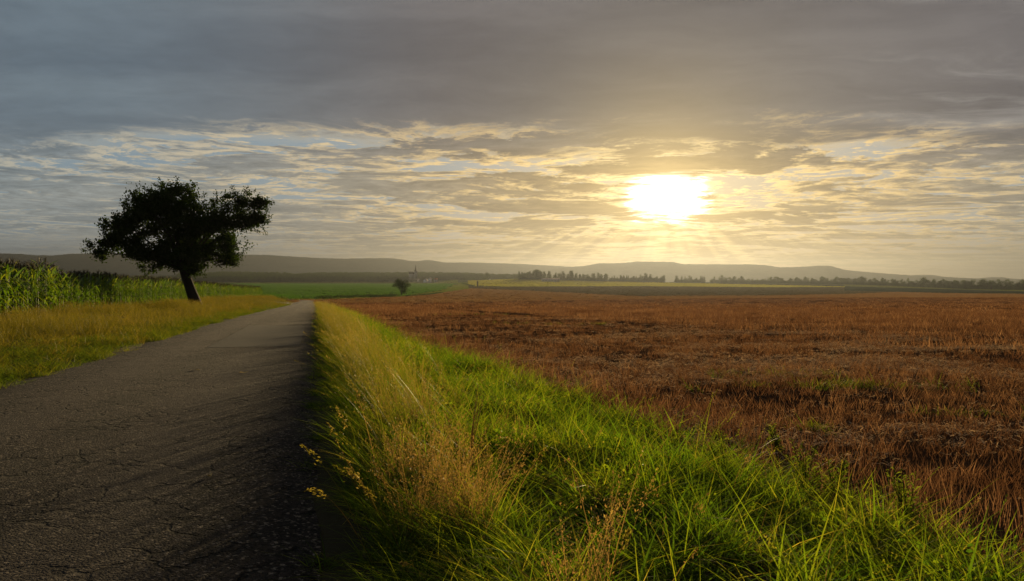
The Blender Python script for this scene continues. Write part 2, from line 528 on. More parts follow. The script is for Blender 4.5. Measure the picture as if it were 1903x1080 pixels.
M["weed"] = leafy("weed_leaves", [(0.0, (0.035, 0.055, 0.007)), (1.0, (0.075, 0.085, 0.012))], (2.2, 2.2, 0.9, 1), 0.45, 0.0, 0.4)
M["yellow_leaf"] = leafy("fallen_leaf", [(0.0, (0.4, 0.27, 0.07)), (1.0, (0.45, 0.3, 0.08))], (1, 1, 1, 1), 0.2, 0.08, 0.35)
M["bark"] = solid("bark", lambda t: t.mix(t.noise(t.v("MULTIPLY", t.geo(), (6, 6, 1.2)), 2.0, 5, 0.6), (0.010, 0.0085, 0.007), (0.032, 0.026, 0.02)), 0.95, 0.1,
                  lambda t: (t.noise(t.v("MULTIPLY", t.geo(), (8, 8, 1.5)), 2.0, 5, 0.65), 0.9, 0.05))


NX_, NY_ = 0.9659, 0.2588                         # across the road


def asphalt_col(t):
    p = t.geo()
    big = t.noise(p, 0.35, 4, 0.6)
    grit = t.noise(p, 24, 5, 0.8)
    track = t.noise(t.v("MULTIPLY", p, (1, 1, 1)), 1.6, 3, 0.6)
    stones = t.voro(p, 60, out="Color")
    st = t.sep(stones)[0]
    col = t.mix(t.ss(big, 0.3, 0.7), (0.016, 0.0135, 0.012), (0.060, 0.047, 0.037))
    col = t.mix(t.m("MULTIPLY", t.ss(st, 0.80, 0.97), 0.9), col, (0.24, 0.20, 0.155))
    col = t.mix(t.ss(grit, 0.42, 0.56), t.mix(0.8, col, (0.006, 0.0055, 0.005, 1)), col)
    warp = t.v("ADD", p, t.scale(t.v("SUBTRACT", t.noise(p, 1.7, 4, 0.6, out=1), (0.5, 0.5, 0.5)), 0.55))
    crack = t.voro(warp, 2.6, "DISTANCE_TO_EDGE", "Distance")
    crm = t.m("SUBTRACT", 1.0, t.ss(crack, 0.012, 0.05))
    crm = t.m("MULTIPLY", crm, t.ss(t.noise(p, 1.1, 4, 0.65), 0.43, 0.53))
    col = t.mix(crm, col, (0.003, 0.003, 0.003))
    x, y, z = t.sep(p)[:3]
    so = t.m("ADD", t.m("ADD", t.m("MULTIPLY", x, NX_), t.m("MULTIPLY", y, NY_)), t.m("MULTIPLY", t.m("SUBTRACT", t.noise(p, 0.25, 2), 0.5), 0.7))
    w1 = t.m("SUBTRACT", 1.0, t.ss(t.m("ABSOLUTE", t.m("ADD", so, 1.25)), 0.15, 0.55))
    w2 = t.m("SUBTRACT", 1.0, t.ss(t.m("ABSOLUTE", t.m("ADD", so, 3.05)), 0.15, 0.55))
    col = t.mix(t.m("MULTIPLY", t.m("MAXIMUM", w1, w2), 0.35), col, (0.072, 0.060, 0.05, 1))
    mid = t.m("MULTIPLY", t.m("SUBTRACT", 1.0, t.ss(t.m("ABSOLUTE", t.m("ADD", so, 2.15)), 0.1, 0.5)), t.ss(t.noise(p, 0.9, 4, 0.6), 0.42, 0.6))
    col = t.mix(t.m("MULTIPLY", mid, 0.45), col, (0.02, 0.019, 0.014, 1))
    dirt = t.ss(t.noise(p, 1.1, 6, 0.7), 0.56, 0.75)
    return t.mix(t.m("MULTIPLY", dirt, 0.5), col, (0.045, 0.034, 0.023))


def asphalt_bump(t):
    p = t.geo()
    g = t.voro(p, 70, out="Distance")
    h = t.m("SUBTRACT", t.m("MULTIPLY", t.noise(p, 26, 4, 0.75), 0.9), t.m("MULTIPLY", g, 0.6))
    warp = t.v("ADD", p, t.scale(t.v("SUBTRACT", t.noise(p, 1.7, 4, 0.6, out=1), (0.5, 0.5, 0.5)), 0.55))
    crack = t.voro(warp, 2.6, "DISTANCE_TO_EDGE", "Distance")
    crm = t.m("SUBTRACT", 1.0, t.ss(crack, 0.012, 0.05))
    crm = t.m("MULTIPLY", crm, t.ss(t.noise(p, 1.1, 4, 0.65), 0.43, 0.53))
    h = t.m("SUBTRACT", h, t.m("MULTIPLY", crm, 1.0))
    h = t.m("ADD", h, t.m("MULTIPLY", t.noise(p, 3.0, 3), 1.2))
    return h, 1.0, 0.04


M["asphalt"] = solid("asphalt", asphalt_col, 0.95, 0.08, asphalt_bump)
M["patch"] = solid("asphalt_patch", lambda t: t.mix(t.noise(t.geo(), 30, 3, 0.7), (0.014, 0.0135, 0.014), (0.03, 0.028, 0.026)), 0.95, 0.08,
                   lambda t: (t.noise(t.geo(), 40, 4, 0.75), 0.7, 0.015))
M["soil"] = solid("verge_soil", lambda t: t.mix(t.noise(t.geo(), 3.0, 5, 0.65), (0.018, 0.018, 0.007), (0.04, 0.032, 0.015)), 0.95, 0.1,
                  lambda t: (t.noise(t.geo(), 14, 5, 0.7), 1.0, 0.06))
M["meadow_soil"] = solid("meadow_soil", lambda t: t.mix(t.noise(t.geo(), 0.8, 5, 0.65), (0.03, 0.032, 0.008), (0.06, 0.042, 0.013)), 0.95, 0.1,
                         lambda t: (t.noise(t.geo(), 10, 5, 0.7), 1.0, 0.08))
M["corn_soil"] = solid("corn_soil", (0.05, 0.04, 0.02), 0.95, 0.1)


def stub_mat():
    m, t = material("stubble_ground")
    p = t.geo()
    ca, sn = TX, TY
    x, y, z = t.sep(p)[:3]
    along = t.m("ADD", t.m("MULTIPLY", x, 0.94), t.m("MULTIPLY", y, 0.34))
    across = t.m("SUBTRACT", t.m("MULTIPLY", y, 0.94), t.m("MULTIPLY", x, 0.34))
    q = t.comb(t.m("MULTIPLY", along, 0.06), t.m("MULTIPLY", across, 0.5), 0.0)
    rows = t.noise(q, 1.0, 6, 0.65)
    big = t.noise(p, 0.03, 4, 0.55)
    fine = t.noise(p, 7.0, 5, 0.75)
    col = t.mix(t.ss(rows, 0.32, 0.68), (0.046, 0.025, 0.016), (0.10, 0.054, 0.032))
    col = t.mix(t.m("MULTIPLY", t.ss(fine, 0.5, 0.75), 0.6), col, (0.11, 0.065, 0.035))
    gr = t.m("MULTIPLY", t.ss(t.noise(q, 2.3, 4, 0.6), 0.58, 0.72), t.ss(big, 0.42, 0.6))
    col = t.mix(t.m("MULTIPLY", gr, 0.7), col, (0.07, 0.085, 0.018))
    b = t.new("ShaderNodeBsdfDiffuse"); t.put(b.inputs[0], col); b.inputs[1].default_value = 0.8
    tr = t.new("ShaderNodeBsdfTranslucent"); t.put(tr.inputs[0], col); t.put(tr.inputs["Normal"], (0, -1.0, 0.25))
    bp = t.new("ShaderNodeBump"); bp.inputs["Strength"].default_value = 1.0; bp.inputs["Distance"].default_value = 0.12
    t.put(bp.inputs["Height"], t.m("ADD", fine, t.m("MULTIPLY", rows, 2.0))); t.l.new(bp.outputs[0], b.inputs["Normal"])
    mx = t.new("ShaderNodeMixShader"); mx.inputs[0].default_value = 0.25
    t.l.new(b.outputs[0], mx.inputs[1]); t.l.new(tr.outputs[0], mx.inputs[2])
    o = t.new("ShaderNodeOutputMaterial"); t.l.new(mx.outputs[0], o.inputs[0])
    return m


M["stub_ground"] = stub_mat()
M["light_stubble"] = crop_ground("light_stubble", (0.17, 0.085, 0.032), (0.26, 0.14, 0.055), (0.30, 0.17, 0.07), 0.02, (0.3, 1.6, 1), 0.3, 0.1)
M["olive_field"] = crop_ground("olive_field", (0.075, 0.06, 0.035), (0.11, 0.085, 0.05), (0.06, 0.06, 0.025), 0.01, (0.3, 1.5, 1), 0.10, 0.1)
M["yellow_field"] = crop_ground("yellow_field", (0.17, 0.18, 0.03), (0.26, 0.24, 0.04), (0.22, 0.21, 0.04), 0.008, (0.3, 1.5, 1), 0.7, 0.2)
M["green_field"] = crop_ground("green_field", (0.030, 0.075, 0.012), (0.05, 0.105, 0.016), (0.022, 0.055, 0.01), 0.02, (0.4, 1.3, 1), 0.5, 0.25, 0.7)
M["pale_meadow"] = crop_ground("pale_meadow", (0.08, 0.11, 0.04), (0.12, 0.13, 0.05), (0.07, 0.09, 0.03), 0.01, (0.3, 1.5, 1), 0.45, 0.2)
M["dark_field"] = crop_ground("dark_field", (0.022, 0.035, 0.014), (0.04, 0.045, 0.02), (0.03, 0.028, 0.014), 0.02, (0.3, 2, 1), 0.05, 0.2)
M["track"] = crop_ground("track", (0.17, 0.14, 0.08), (0.22, 0.17, 0.10), (0.12, 0.12, 0.05), 0.05, (1, 1, 1), 0.1, 0.05)
M["far_ground"] = crop_ground("far_ground", (0.05, 0.065, 0.03), (0.08, 0.085, 0.04), (0.04, 0.05, 0.02), 0.004, (1, 1, 1), 0.05, 0.3, 0.05)
M["hill"] = crop_ground("hill_woods", (0.030, 0.048, 0.040), (0.046, 0.062, 0.050), (0.022, 0.034, 0.032), 0.004, (1, 1, 1), 0.0, 8.0, 0.03)
M["wall_white"] = solid("white_render", lambda t: t.mix(t.noise(t.geo(), 0.8, 4), (0.74, 0.71, 0.64), (0.84, 0.82, 0.77)), 0.85)
M["wall_grey"] = solid("grey_render", (0.34, 0.31, 0.27), 0.9)
M["roof_grey"] = solid("grey_roof", (0.16, 0.14, 0.15), 0.6, 0.4)
M["roof_red"] = solid("red_tiles", (0.16, 0.07, 0.045), 0.8)
M["slate"] = solid("slate_spire", (0.025, 0.022, 0.02), 0.9, 0.05)
M["window"] = solid("window_glass", (0.03, 0.035, 0.04), 0.1, 0.6)
M["tower_wall"] = solid("dark_boards", lambda t: t.mix(t.noise(t.v("MULTIPLY", t.geo(), (4, 4, 0.5)), 1.5, 4), (0.03, 0.02, 0.013), (0.06, 0.04, 0.025)), 0.9)

# ------------------------------------------------------------------ ground, cut into its fields
th_in = np.radians(np.arange(-43, 43.01, 0.4))
th_out = np.radians(np.arange(47, 313.1, 4.0))
TH = np.concatenate([th_in, th_out])
RR = np.concatenate([[0.25], np.exp(np.linspace(math.log(0.5), math.log(9400), 470))])
A, R_ = np.meshgrid(TH, RR)
GX = R_ * np.sin(A); GY = R_ * np.cos(A); GZ = H(GX, GY)
nr, nc = GX.shape
idx = np.arange(nr * nc).reshape(nr, nc)
nxt = np.roll(idx, -1, axis=1)
Q = np.stack([idx[:-1], nxt[:-1], nxt[1:], idx[1:]], -1).reshape(-1, 4)
V = np.stack([GX, GY, GZ], -1).reshape(-1, 3)
C = V[Q].mean(1)
cs, ca = sa(C[:, 0], C[:, 1])
cpx_, cpy_ = proj(C[:, 0], C[:, 1], C[:, 2])
dist = np.hypot(C[:, 0], C[:, 1])
ahead = (C[:, 1] > 60) & (dist > 180)


def line(pts):
    p = np.array(pts, float)
    return np.interp(cpx_, p[:, 0], p[:, 1])


reg = np.full(len(Q), "far_ground", dtype=object)
inner = (~ahead)
reg[inner] = "stubble_field"
# ahead, from the near edge outwards
y_light = line([(560, 566), (660, 564), (839, 562.5), (1000, 559), (1202, 556.4), (1420, 554), (1638, 553), (1903, 553), (2300, 553)])
y_olive = line([(700, 400), (860, 400), (874, 535.8), (960, 539.4), (1057, 544), (1178, 550.5), (1420, 549.6), (1569, 546.8), (1638, 544), (1700, 541), (2300, 536)])
y_yel0 = line([(845, 400), (846, 521), (853, 522.5), (859, 527), (882, 531.8), (890, 532), (960, 532.7), (1202, 532), (1420, 534), (1569, 533.6), (1572, 400), (2300, 400)])
y_yel1 = line([(853, 521.5), (960, 519), (1095, 521.5), (1202, 525), (1420, 529.5), (1569, 532.6), (2300, 532)])
y_gr0 = line([(0, 558), (600, 555.5), (660, 553), (746, 550.2), (821, 539.8), (846, 528.6), (850, 400), (2300, 400)])
y_gr1 = line([(0, 527), (660, 526.8), (839, 527.2), (2300, 527)])
y_st2 = line([(0, 561), (600, 557), (760, 551), (821, 544), (874, 536), (880, 400), (2300, 400)])
f = ahead
reg[f] = "stubble_field"
g = f & (cpy_ < y_light); reg[g] = "pale_stubble_field"
g = f & (cpy_ < y_olive); reg[g] = "dark_crop_field"
g = f & (cpx_ > 1569) & (cpy_ < line([(1569, 540), (1638, 542), (1760, 545), (1903, 546.5), (2300, 548)])); reg[g] = "dark_green_field"
g = f & (cpy_ < y_yel0); reg[g] = "yellow_field"
g = f & (cpx_ >= 853) & (cpy_ < y_yel1) & (cpx_ < 1569); reg[g] = "far_ground"
g = f & (cpx_ >= 1100) & (cpx_ < 1600) & (cpy_ < y_yel1) & (cpy_ > y_yel1 - 1.6); reg[g] = "dark_green_field"
g = f & (cpx_ > 1569) & (cpy_ < line([(1569, 532), (1700, 535.5), (1903, 541.5), (2300, 546)])); reg[g] = "pale_meadow"
g = f & (cpx_ > 1569) & (cpy_ < line([(1569, 528.5), (1700, 532), (1903, 540), (2300, 544)])); reg[g] = "far_ground"
g = f & (cpx_ < 880) & (cpy_ < y_st2); reg[g] = "grass_strip"
g = f & (cpx_ < 850) & (cpy_ < y_gr0 + 1.1); reg[g] = "farm_track"
g = f & (cpx_ < 850) & (cpy_ < y_gr0); reg[g] = "green_field"
g = f & (cpx_ < 853) & (cpy_ < np.minimum(y_gr1, line([(0, 900), (840, 900), (853, 521.5), (2000, 500)]))); reg[g] = "pale_meadow"
g = f & (cpx_ < 853) & (dist > 1900); reg[g] = "far_ground"
reg[dist > 2600] = "far_ground"
# near strips
verge = (cs > -0.3) & (cs < 2.6) & (ca < 170); reg[verge] = "verge_ground"
mead = (cs < -4.0) & (cs > -15.5) & (ca < 190); reg[mead] = "meadow_ground"
reg[(cs <= -15.5) & (ca < 235) & (cs > -160)] = "corn_ground"
roadm = (cs <= -0.3) & (cs >= -4.0) & (ca < 230); reg[roadm] = "road_bed"
GM = {"far_ground": "far_ground", "stubble_field": "stub_ground", "pale_stubble_field": "light_stubble", "dark_crop_field": "olive_field",
      "dark_green_field": "dark_field", "yellow_field": "yellow_field", "pale_meadow": "pale_meadow", "grass_strip": "pale_meadow",
      "farm_track": "track", "green_field": "green_field", "verge_ground": "soil", "meadow_ground": "meadow_soil", "corn_ground": "corn_soil", "road_bed": "soil"}
for nm, mk in GM.items():
    sel = Q[reg == nm]
    if not len(sel): continue
    used, inv = np.unique(sel, return_inverse=True)
    me = mesh_np(nm, V[used], inv.reshape(-1, 4), None, M[mk], None, True)
    tag(link(bpy.data.objects.new(nm, me)), kind="structure")
me = mesh_np("ground_under_camera", np.vstack([V[idx[0]], [[0, 0, float(H(0.0, 0.0))]]]), None,
             [(i, (i + 1) % nc, nc) for i in range(nc)], M["soil"])
tag(link(bpy.data.objects.new("ground", me)), kind="structure")

# road: a sheet laid on its bed, edges frayed
av = np.concatenate([np.arange(-14, 40, 0.25), np.arange(40, 240, 1.0)])
fr = np.linspace(0, 1, 15)
left = -4.35 + 0.30 * (fbm(av * 0.55, av * 0, 11) - 0.5) + 0.16 * (fbm(av * 2.7, av * 0, 12) - 0.5)
right = 0.02 + 0.22 * (fbm(av * 0.6, av * 0, 13) - 0.5)
S = left[:, None] * (1 - fr) + right[:, None] * fr
Aa = np.repeat(av[:, None], len(fr), 1)
X, Y = xy(S, Aa)
Z = H(X, Y) + 0.035 + 0.025 * np.sin(fr * math.pi)[None, :] - 0.03 * ((fr == 0) | (fr == 1))[None, :]
ii = np.arange(X.size).reshape(X.shape)
RQ = np.stack([ii[:-1, :-1], ii[:-1, 1:], ii[1:, 1:], ii[1:, :-1]], -1).reshape(-1, 4)
tag(link(bpy.data.objects.new("road", mesh_np("road", np.stack([X, Y, Z], -1).reshape(-1, 3), RQ, None, M["asphalt"], None, True))), kind="structure")


def road_z(s, a):
    x, y = xy(s, a)
    l = float(np.interp(a, av, left)); r = float(np.interp(a, av, right)); t = (s - l) / (r - l)
    return float(H(x, y)) + 0.035 + 0.025 * math.sin(max(0, min(1, t)) * math.pi)


# a repaired patch in the tarmac
pa = np.arange(19.0, 31.01, 0.5); ps = np.linspace(-2.5, -0.35, 9)
X, Y = xy(*np.meshgrid(ps, pa))
Z = np.array([[road_z(s_, a_) for s_ in ps] for a_ in pa]) + 0.006
ii = np.arange(X.size).reshape(X.shape)
PQ = np.stack([ii[:-1, :-1], ii[:-1, 1:], ii[1:, 1:], ii[1:, :-1]], -1).reshape(-1, 4)
tag(link(bpy.data.objects.new("road_patch", mesh_np("road_patch", np.stack([X, Y, Z], -1).reshape(-1, 3), PQ, None, M["patch"]))), kind="structure")


# ------------------------------------------------------------------ blades, tufts and scattering
def blades(n, R, hmin, hmax, w, lean, curl, lean_dir=None, seg=4, thin_tip=0.0, base_sink=0.03):
    """n curved grass blades as one array of vertices"""
    r = R * np.sqrt(rng.random(n)); a = rng.random(n) * 2 * math.pi
    bx, by = r * np.cos(a), r * np.sin(a)
    h = hmin + (hmax - hmin) * rng.random(n) ** 1.3
    phi = rng.random(n) * 2 * math.pi
    ln = lean * rng.random(n) + (0.25 * r / max(R, 1e-3))
    lx, ly = np.cos(phi) * ln, np.sin(phi) * ln
    if lean_dir is not None:
        lx = lx + lean_dir[0]; ly = ly + lean_dir[1]
    cu = curl * (0.3 + rng.random(n))
    tw = rng.random(n) * math.pi
    wv = w * (0.6 + 0.8 * rng.random(n))
    Vs = []; t = np.linspace(0, 1, seg + 1)
    for k, tk in enumerate(t):
        cx = bx + h * (lx * tk + cu * lx / (np.hypot(lx, ly) + 1e-6) * tk ** 2)
        cyy = by + h * (ly * tk + cu * ly / (np.hypot(lx, ly) + 1e-6) * tk ** 2)
        cz = h * (tk - 0.45 * cu * tk ** 2) - base_sink
        ww = wv * (1 - tk ** 1.6) * 0.5 + thin_tip
        ox, oy = np.cos(tw + 0.5 * tk), np.sin(tw + 0.5 * tk)
        if k < seg:
            Vs.append(np.stack([cx - ox * ww, cyy - oy * ww, cz], -1)); Vs.append(np.stack([cx + ox * ww, cyy + oy * ww, cz], -1))
        else:
            Vs.append(np.stack([cx, cyy, cz], -1))
    nv = 2 * seg + 1
    Vv = np.stack(Vs, 1).reshape(-1, 3)
    b = (np.arange(n) * nv)[:, None]
    q = np.concatenate([b + np.array([[2 * k, 2 * k + 1, 2 * k + 3, 2 * k + 2]]) for k in range(seg - 1)])
    tr = b + np.array([[2 * seg - 2, 2 * seg - 1, 2 * seg]])
    rv = np.repeat(rng.random(n), nv)
    tips = Vv.reshape(n, nv, 3)[:, -1]; pre = Vv.reshape(n, nv, 3)[:, -3:-1].mean(1)
    return Vv, q, tr, rv, tips, pre


def panicles(tips, pre, length, n_per, size, spread):
    """little spikelets along the top of each stalk"""
    m = len(tips)
    d = tips - pre; d = d / (np.linalg.norm(d, axis=1, keepdims=True) + 1e-9)
    f = np.repeat(np.arange(m), n_per)
    k = rng.random(m * n_per)
    c = tips[f] - d[f] * (k * length)[:, None]
    off = rng.normal(size=(m * n_per, 3)) * (spread * (0.25 + 0.75 * np.minimum(k * 1.6, 1.0)))[:, None]
    c = c + off
    ax = d[f] * 0.8 + rng.normal(size=(m * n_per, 3)) * 0.5; ax /= np.linalg.norm(ax, axis=1, keepdims=True)
    sd = np.cross(ax, rng.normal(size=(m * n_per, 3))); sd /= np.linalg.norm(sd, axis=1, keepdims=True)
    L = size * (0.6 + 0.8 * rng.random(m * n_per))[:, None]
    Vv = np.stack([c - ax * L, c + sd * L * 0.3, c + ax * L, c - sd * L * 0.3], 1).reshape(-1, 3)
    q = np.arange(m * n_per * 4).reshape(-1, 4)
    return Vv, q, np.repeat(0.6 + 0.4 * rng.random(m * n_per), 4)


def tuft(name, mat, n, R, hmin, hmax, w, lean, curl, lean_dir=None, seg=4, stalks=0, stalk_h=(0.5, 0.8), pan=(0.12, 18, 0.006, 0.008), stalk_w=0.003):
    mb = MB()
    if n:
        Vv, q, tr, rv, _, _ = blades(n, R, hmin, hmax, w, lean, curl, lean_dir, seg)
        mb.add(Vv, q, tr); mb.rv[-1] = rv
    if stalks:
        Vv, q, tr, rv, tips, pre = blades(stalks, R, stalk_h[0], stalk_h[1], stalk_w, lean * 0.6, curl * 0.6, lean_dir, 4, 0.0006)
        mb.add(Vv, q, tr); mb.rv[-1] = 0.45 + 0.4 * rv
        Vv, q, rv = panicles(tips, pre, *pan)
        mb.add(Vv, q); mb.rv[-1] = rv
    return bpy.data.objects.new(name, mb.mesh(name, mat))


GN_CACHE = {}


def scatter(name, protos, X, Y, Z, scl, rotz=None, tilt=0.12, label=None, sclz=None, which=None):
    """one object: an instance of one of the protos at every point"""
    n = len(X)
    coll = bpy.data.collections.new(name + "_forms")
    for i, p in enumerate(protos):
        p.name = "%s_form_%02d" % (name, i); coll.objects.link(p)
    me = bpy.data.meshes.new(name)
    me.vertices.add(n); me.vertices.foreach_set("co", np.stack([X, Y, Z], -1).astype(np.float32).ravel())
    rot = np.stack([rng.normal(size=n) * tilt, rng.normal(size=n) * tilt, rng.random(n) * 2 * math.pi if rotz is None else rotz], -1)
    sv = np.stack([scl, scl, scl if sclz is None else sclz], -1)
    for k, typ, dat in (("rot", "FLOAT_VECTOR", rot), ("scl", "FLOAT_VECTOR", sv)):
        at = me.attributes.new(k, typ, "POINT"); at.data.foreach_set("vector", dat.astype(np.float32).ravel())
    at = me.attributes.new("pick", "INT", "POINT")
    at.data.foreach_set("value", (rng.integers(0, len(protos), n) if which is None else which).astype(np.int32))
    o = link(bpy.data.objects.new(name, me))
    ng = bpy.data.node_groups.new(name + "_spread", "GeometryNodeTree")
    ng.interface.new_socket("Geometry", in_out="INPUT", socket_type="NodeSocketGeometry")
    ng.interface.new_socket("Geometry", in_out="OUTPUT", socket_type="NodeSocketGeometry")
    gi = ng.nodes.new("NodeGroupInput"); go = ng.nodes.new("NodeGroupOutput")
    ci = ng.nodes.new("GeometryNodeCollectionInfo"); ci.inputs[0].default_value = coll
    ci.inputs["Separate Children"].default_value = True; ci.inputs["Reset Children"].default_value = True
    ip = ng.nodes.new("GeometryNodeInstanceOnPoints")
    ip.inputs["Pick Instance"].default_value = True
    def attr(nm, typ):
        a = ng.nodes.new("GeometryNodeInputNamedAttribute"); a.data_type = typ; a.inputs[0].default_value = nm
        return a.outputs[0]
    ng.links.new(gi.outputs[0], ip.inputs["Points"]); ng.links.new(ci.outputs[0], ip.inputs["Instance"])
    ng.links.new(attr("pick", "INT"), ip.inputs["Instance Index"])
    e2r = ng.nodes.new("FunctionNodeEulerToRotation")
    ng.links.new(attr("rot", "FLOAT_VECTOR"), e2r.inputs[0]); ng.links.new(e2r.outputs[0], ip.inputs["Rotation"])
    ng.links.new(attr("scl", "FLOAT_VECTOR"), ip.inputs["Scale"])
    ng.links.new(ip.outputs[0], go.inputs[0])
    md = o.modifiers.new("spread", "NODES"); md.node_group = ng
    tag(o, label, kind="stuff")
    return o


def strip_points(s0, s1, a0, a1, dens_fn, cap=60000):
    """random points in road coordinates, thinned so that density follows dens_fn(a) per square metre"""
    out_s, out_a = [], []
    edges = np.concatenate([np.arange(a0, min(a1, 30), 1.0), np.arange(max(a0, 30), a1 + 0.1, 5.0)])
    for e0, e1 in zip(edges[:-1], edges[1:]):
        n = rng.poisson(dens_fn(0.5 * (e0 + e1)) * (s1 - s0) * (e1 - e0))
        out_s.append(s0 + (s1 - s0) * rng.random(n)); out_a.append(e0 + (e1 - e0) * rng.random(n))
    return np.concatenate(out_s), np.concatenate(out_a)


# --- lush green verge on the right of the road
def place(s, a):
    x, y = xy(s, a); return x, y, H(x, y)


gp = [tuft("green_tuft", M["green_grass"], 30, 0.085, 0.10, 0.36 + 0.05 * (i % 3), 0.0085 + 0.002 * (i % 2), 0.55, 0.75 + 0.2 * (i % 3)) for i in range(6)]
gp += [tuft("green_seed_tuft", M["green_grass"], 20, 0.09, 0.12, 0.36, 0.008, 0.5, 0.8, stalks=3, stalk_h=(0.4, 0.62), pan=(0.10, 22, 0.0045, 0.003)) for i in range(2)]
broad = [tuft("broad_tuft", M["green_grass"], 10, 0.07, 0.14, 0.42, 0.0135, 0.6, 1.1, seg=5) for i in range(4)]
def leaf_weed(name, mat, n, h, L0):
    """low broad-leaved weed: oval leaves on short stalks"""
    mb = MB()
    for k in range(n):
        an = rng.random() * 6.283; r_ = 0.02 + 0.09 * rng.random(); z0 = h * (0.25 + 0.75 * rng.random())
        c = np.array([math.cos(an) * r_, math.sin(an) * r_, z0]); L = L0 * (0.6 + 0.7 * rng.random())
        d = np.array([math.cos(an), math.sin(an), 0.1 + 0.5 * rng.random()]); d /= np.linalg.norm(d)
        sd = np.cross(d, rng.normal(size=3)); sd /= np.linalg.norm(sd); w = L * 0.27
        e = c + d * L - np.array([0, 0, L * 0.25])
        mb.add([c, c + d * L * .35 + sd * w, c + d * L * .75 + sd * w * .7, e, c + d * L * .75 - sd * w * .7, c + d * L * .35 - sd * w], [(0, 1, 2, 3), (0, 3, 4, 5)], r=rng.random())
        mb.add([(0, 0, -0.02), (0.003, 0, -0.02), tuple(c)], (), [(0, 1, 2)], r=0.6)
    return bpy.data.objects.new(name, mb.mesh(name, mat))


broad += [leaf_weed("leafy_weed", M["green_grass"], 30, 0.24, 0.036), leaf_weed("leafy_weed", M["green_grass"], 22, 0.17, 0.046)]
broad += [tuft("dead_tuft", M["brown"], 9, 0.08, 0.15, 0.42, 0.005, 0.7, 1.0, seg=4), tuft("dead_seed_tuft", M["brown"], 4, 0.06, 0.15, 0.35, 0.005, 0.6, 1.0, stalks=3, stalk_h=(0.3, 0.5), pan=(0.10, 18, 0.006, 0.006))]
s_, a_ = strip_points(0.25, 3.5, -7, 130, lambda a: 135 if a < 7 else 90 if a < 14 else 34 if a < 30 else 14 if a < 60 else 7)
nz = sstep(fbm(s_ * 2.1, a_ * 1.6, 21), 0.25, 0.72)
holes = sstep(fbm(s_ * 2.6, a_ * 2.0, 22), 0.30, 0.46)
s_r = 2.7 + 0.75 * (1 - sstep(a_, 5, 25)) + 0.35 * (fbm(a_ * 0.9, a_ * 0, 23) - 0.5)
edge_fade = sstep(s_, 0.35, 0.8) * (1 - 0.65 * sstep(s_ - s_r, -0.45, 0.0))
h_ = (0.36 + 0.84 * nz) * (0.55 + 0.45 * edge_fade)
far_s = 1 + 0.5 * sstep(a_, 10, 60)
keep = rng.random(len(s_)) < (0.25 + 0.75 * edge_fade) * (0.12 + 0.88 * np.maximum(holes, sstep(a_, 10, 25)))
keep &= ~((np.hypot(*xy(s_, a_)) < 0.7)) & (s_ < s_r)
s_, a_, h_, far_s = s_[keep], a_[keep], h_[keep], far_s[keep]
x, y, z = place(s_, a_)
wk = np.where(rng.random(len(s_)) < 0.87, rng.integers(0, 6, len(s_)), rng.integers(6, 8, len(s_)))
wk = np.where((rng.random(len(s_)) < 0.22) & (s_ > 0.9), rng.integers(8, 16, len(s_)), wk)
scatter("verge_grass", gp + broad, x, y, z, far_s * (0.8 + 0.4 * rng.random(len(s_))), sclz=h_ * (0.85 + 0.3 * rng.random(len(s_))), tilt=0.24, label="lush green grass on the verge right of the road", which=wk)

# --- tall dry grass along the road side of the verge, leaning out over the tarmac
LEAN = (-0.24 * NX - 0.10 * TX, -0.24 * NY - 0.10 * TY)
dp = [tuft("dry_tuft", M["dry_grass"], 16, 0.12, 0.25, 0.62, 0.0045, 0.25, 0.4, LEAN, stalks=9, stalk_h=(0.6, 0.98), pan=(0.17, 22, 0.007, 0.009), stalk_w=0.0032) for i in range(5)]
s_, a_ = strip_points(0.48, 1.75, 4.6, 130, lambda a: 10 if a < 7 else 34 if a < 12 else 20 if a < 35 else 8 if a < 60 else 4)
fade = 1 - sstep(s_, 0.75 + 0.02 * np.clip(a_, 0, 12), 1.25 + 0.02 * np.clip(a_, 0, 20))
keep = rng.random(len(s_)) < (0.06 + 0.94 * fade) * (0.2 + 0.8 * sstep(s_, 0.45, 0.75))
s_, a_ = s_[keep], a_[keep]
x, y, z = place(s_, a_)
hh = (0.62 + 0.5 * fbm(s_ * 1.1, a_ * 0.6, 31)) * (0.8 + 0.4 * rng.random(len(s_)))
scatter("dry_grass", dp, x, y, z, (1 + 0.5 * sstep(a_, 12, 60)) * (0.8 + 0.4 * rng.random(len(s_))), sclz=hh, rotz=rng.normal(size=len(s_)) * 0.35, tilt=0.1, label="tall dry golden grass leaning over the road edge")

# --- green understorey at the very edge of the road
up = [tuft("edge_tuft", M["green_grass"], 30, 0.10, 0.15, 0.52, 0.0055, 0.35, 0.7, (LEAN[0] * 0.6, LEAN[1] * 0.6)) for i in range(4)]
s_, a_ = strip_points(0.33, 1.0, -6, 60, lambda a: 75 if a < 10 else 40 if a < 25 else 16)
keep = ~((np.hypot(*xy(s_, a_)) < 0.7))
s_, a_ = s_[keep], a_[keep]
x, y, z = place(s_, a_)
scatter("edge_grass", up, x, y, z, 0.8 + 0.5 * rng.random(len(s_)), sclz=0.6 + 0.7 * fbm(s_ * 2, a_, 41), rotz=rng.normal(size=len(s_)) * 0.5, label="green grass hanging over the right edge of the road")

s_, a_ = strip_points(-0.22, 0.45, 1.5, 40, lambda a: 9)
keep = rng.random(len(s_)) < sstep(s_, -0.3, 0.3)
s_, a_ = s_[keep], a_[keep]
x, y, z = place(s_, a_)
scatter("creeping_grass", gp[:3], x, y, z + 0.01, 0.7 + 0.5 * rng.random(len(s_)), sclz=0.25 + 0.35 * rng.random(len(s_)), label="short tufts of grass breaking the right edge of the tarmac")

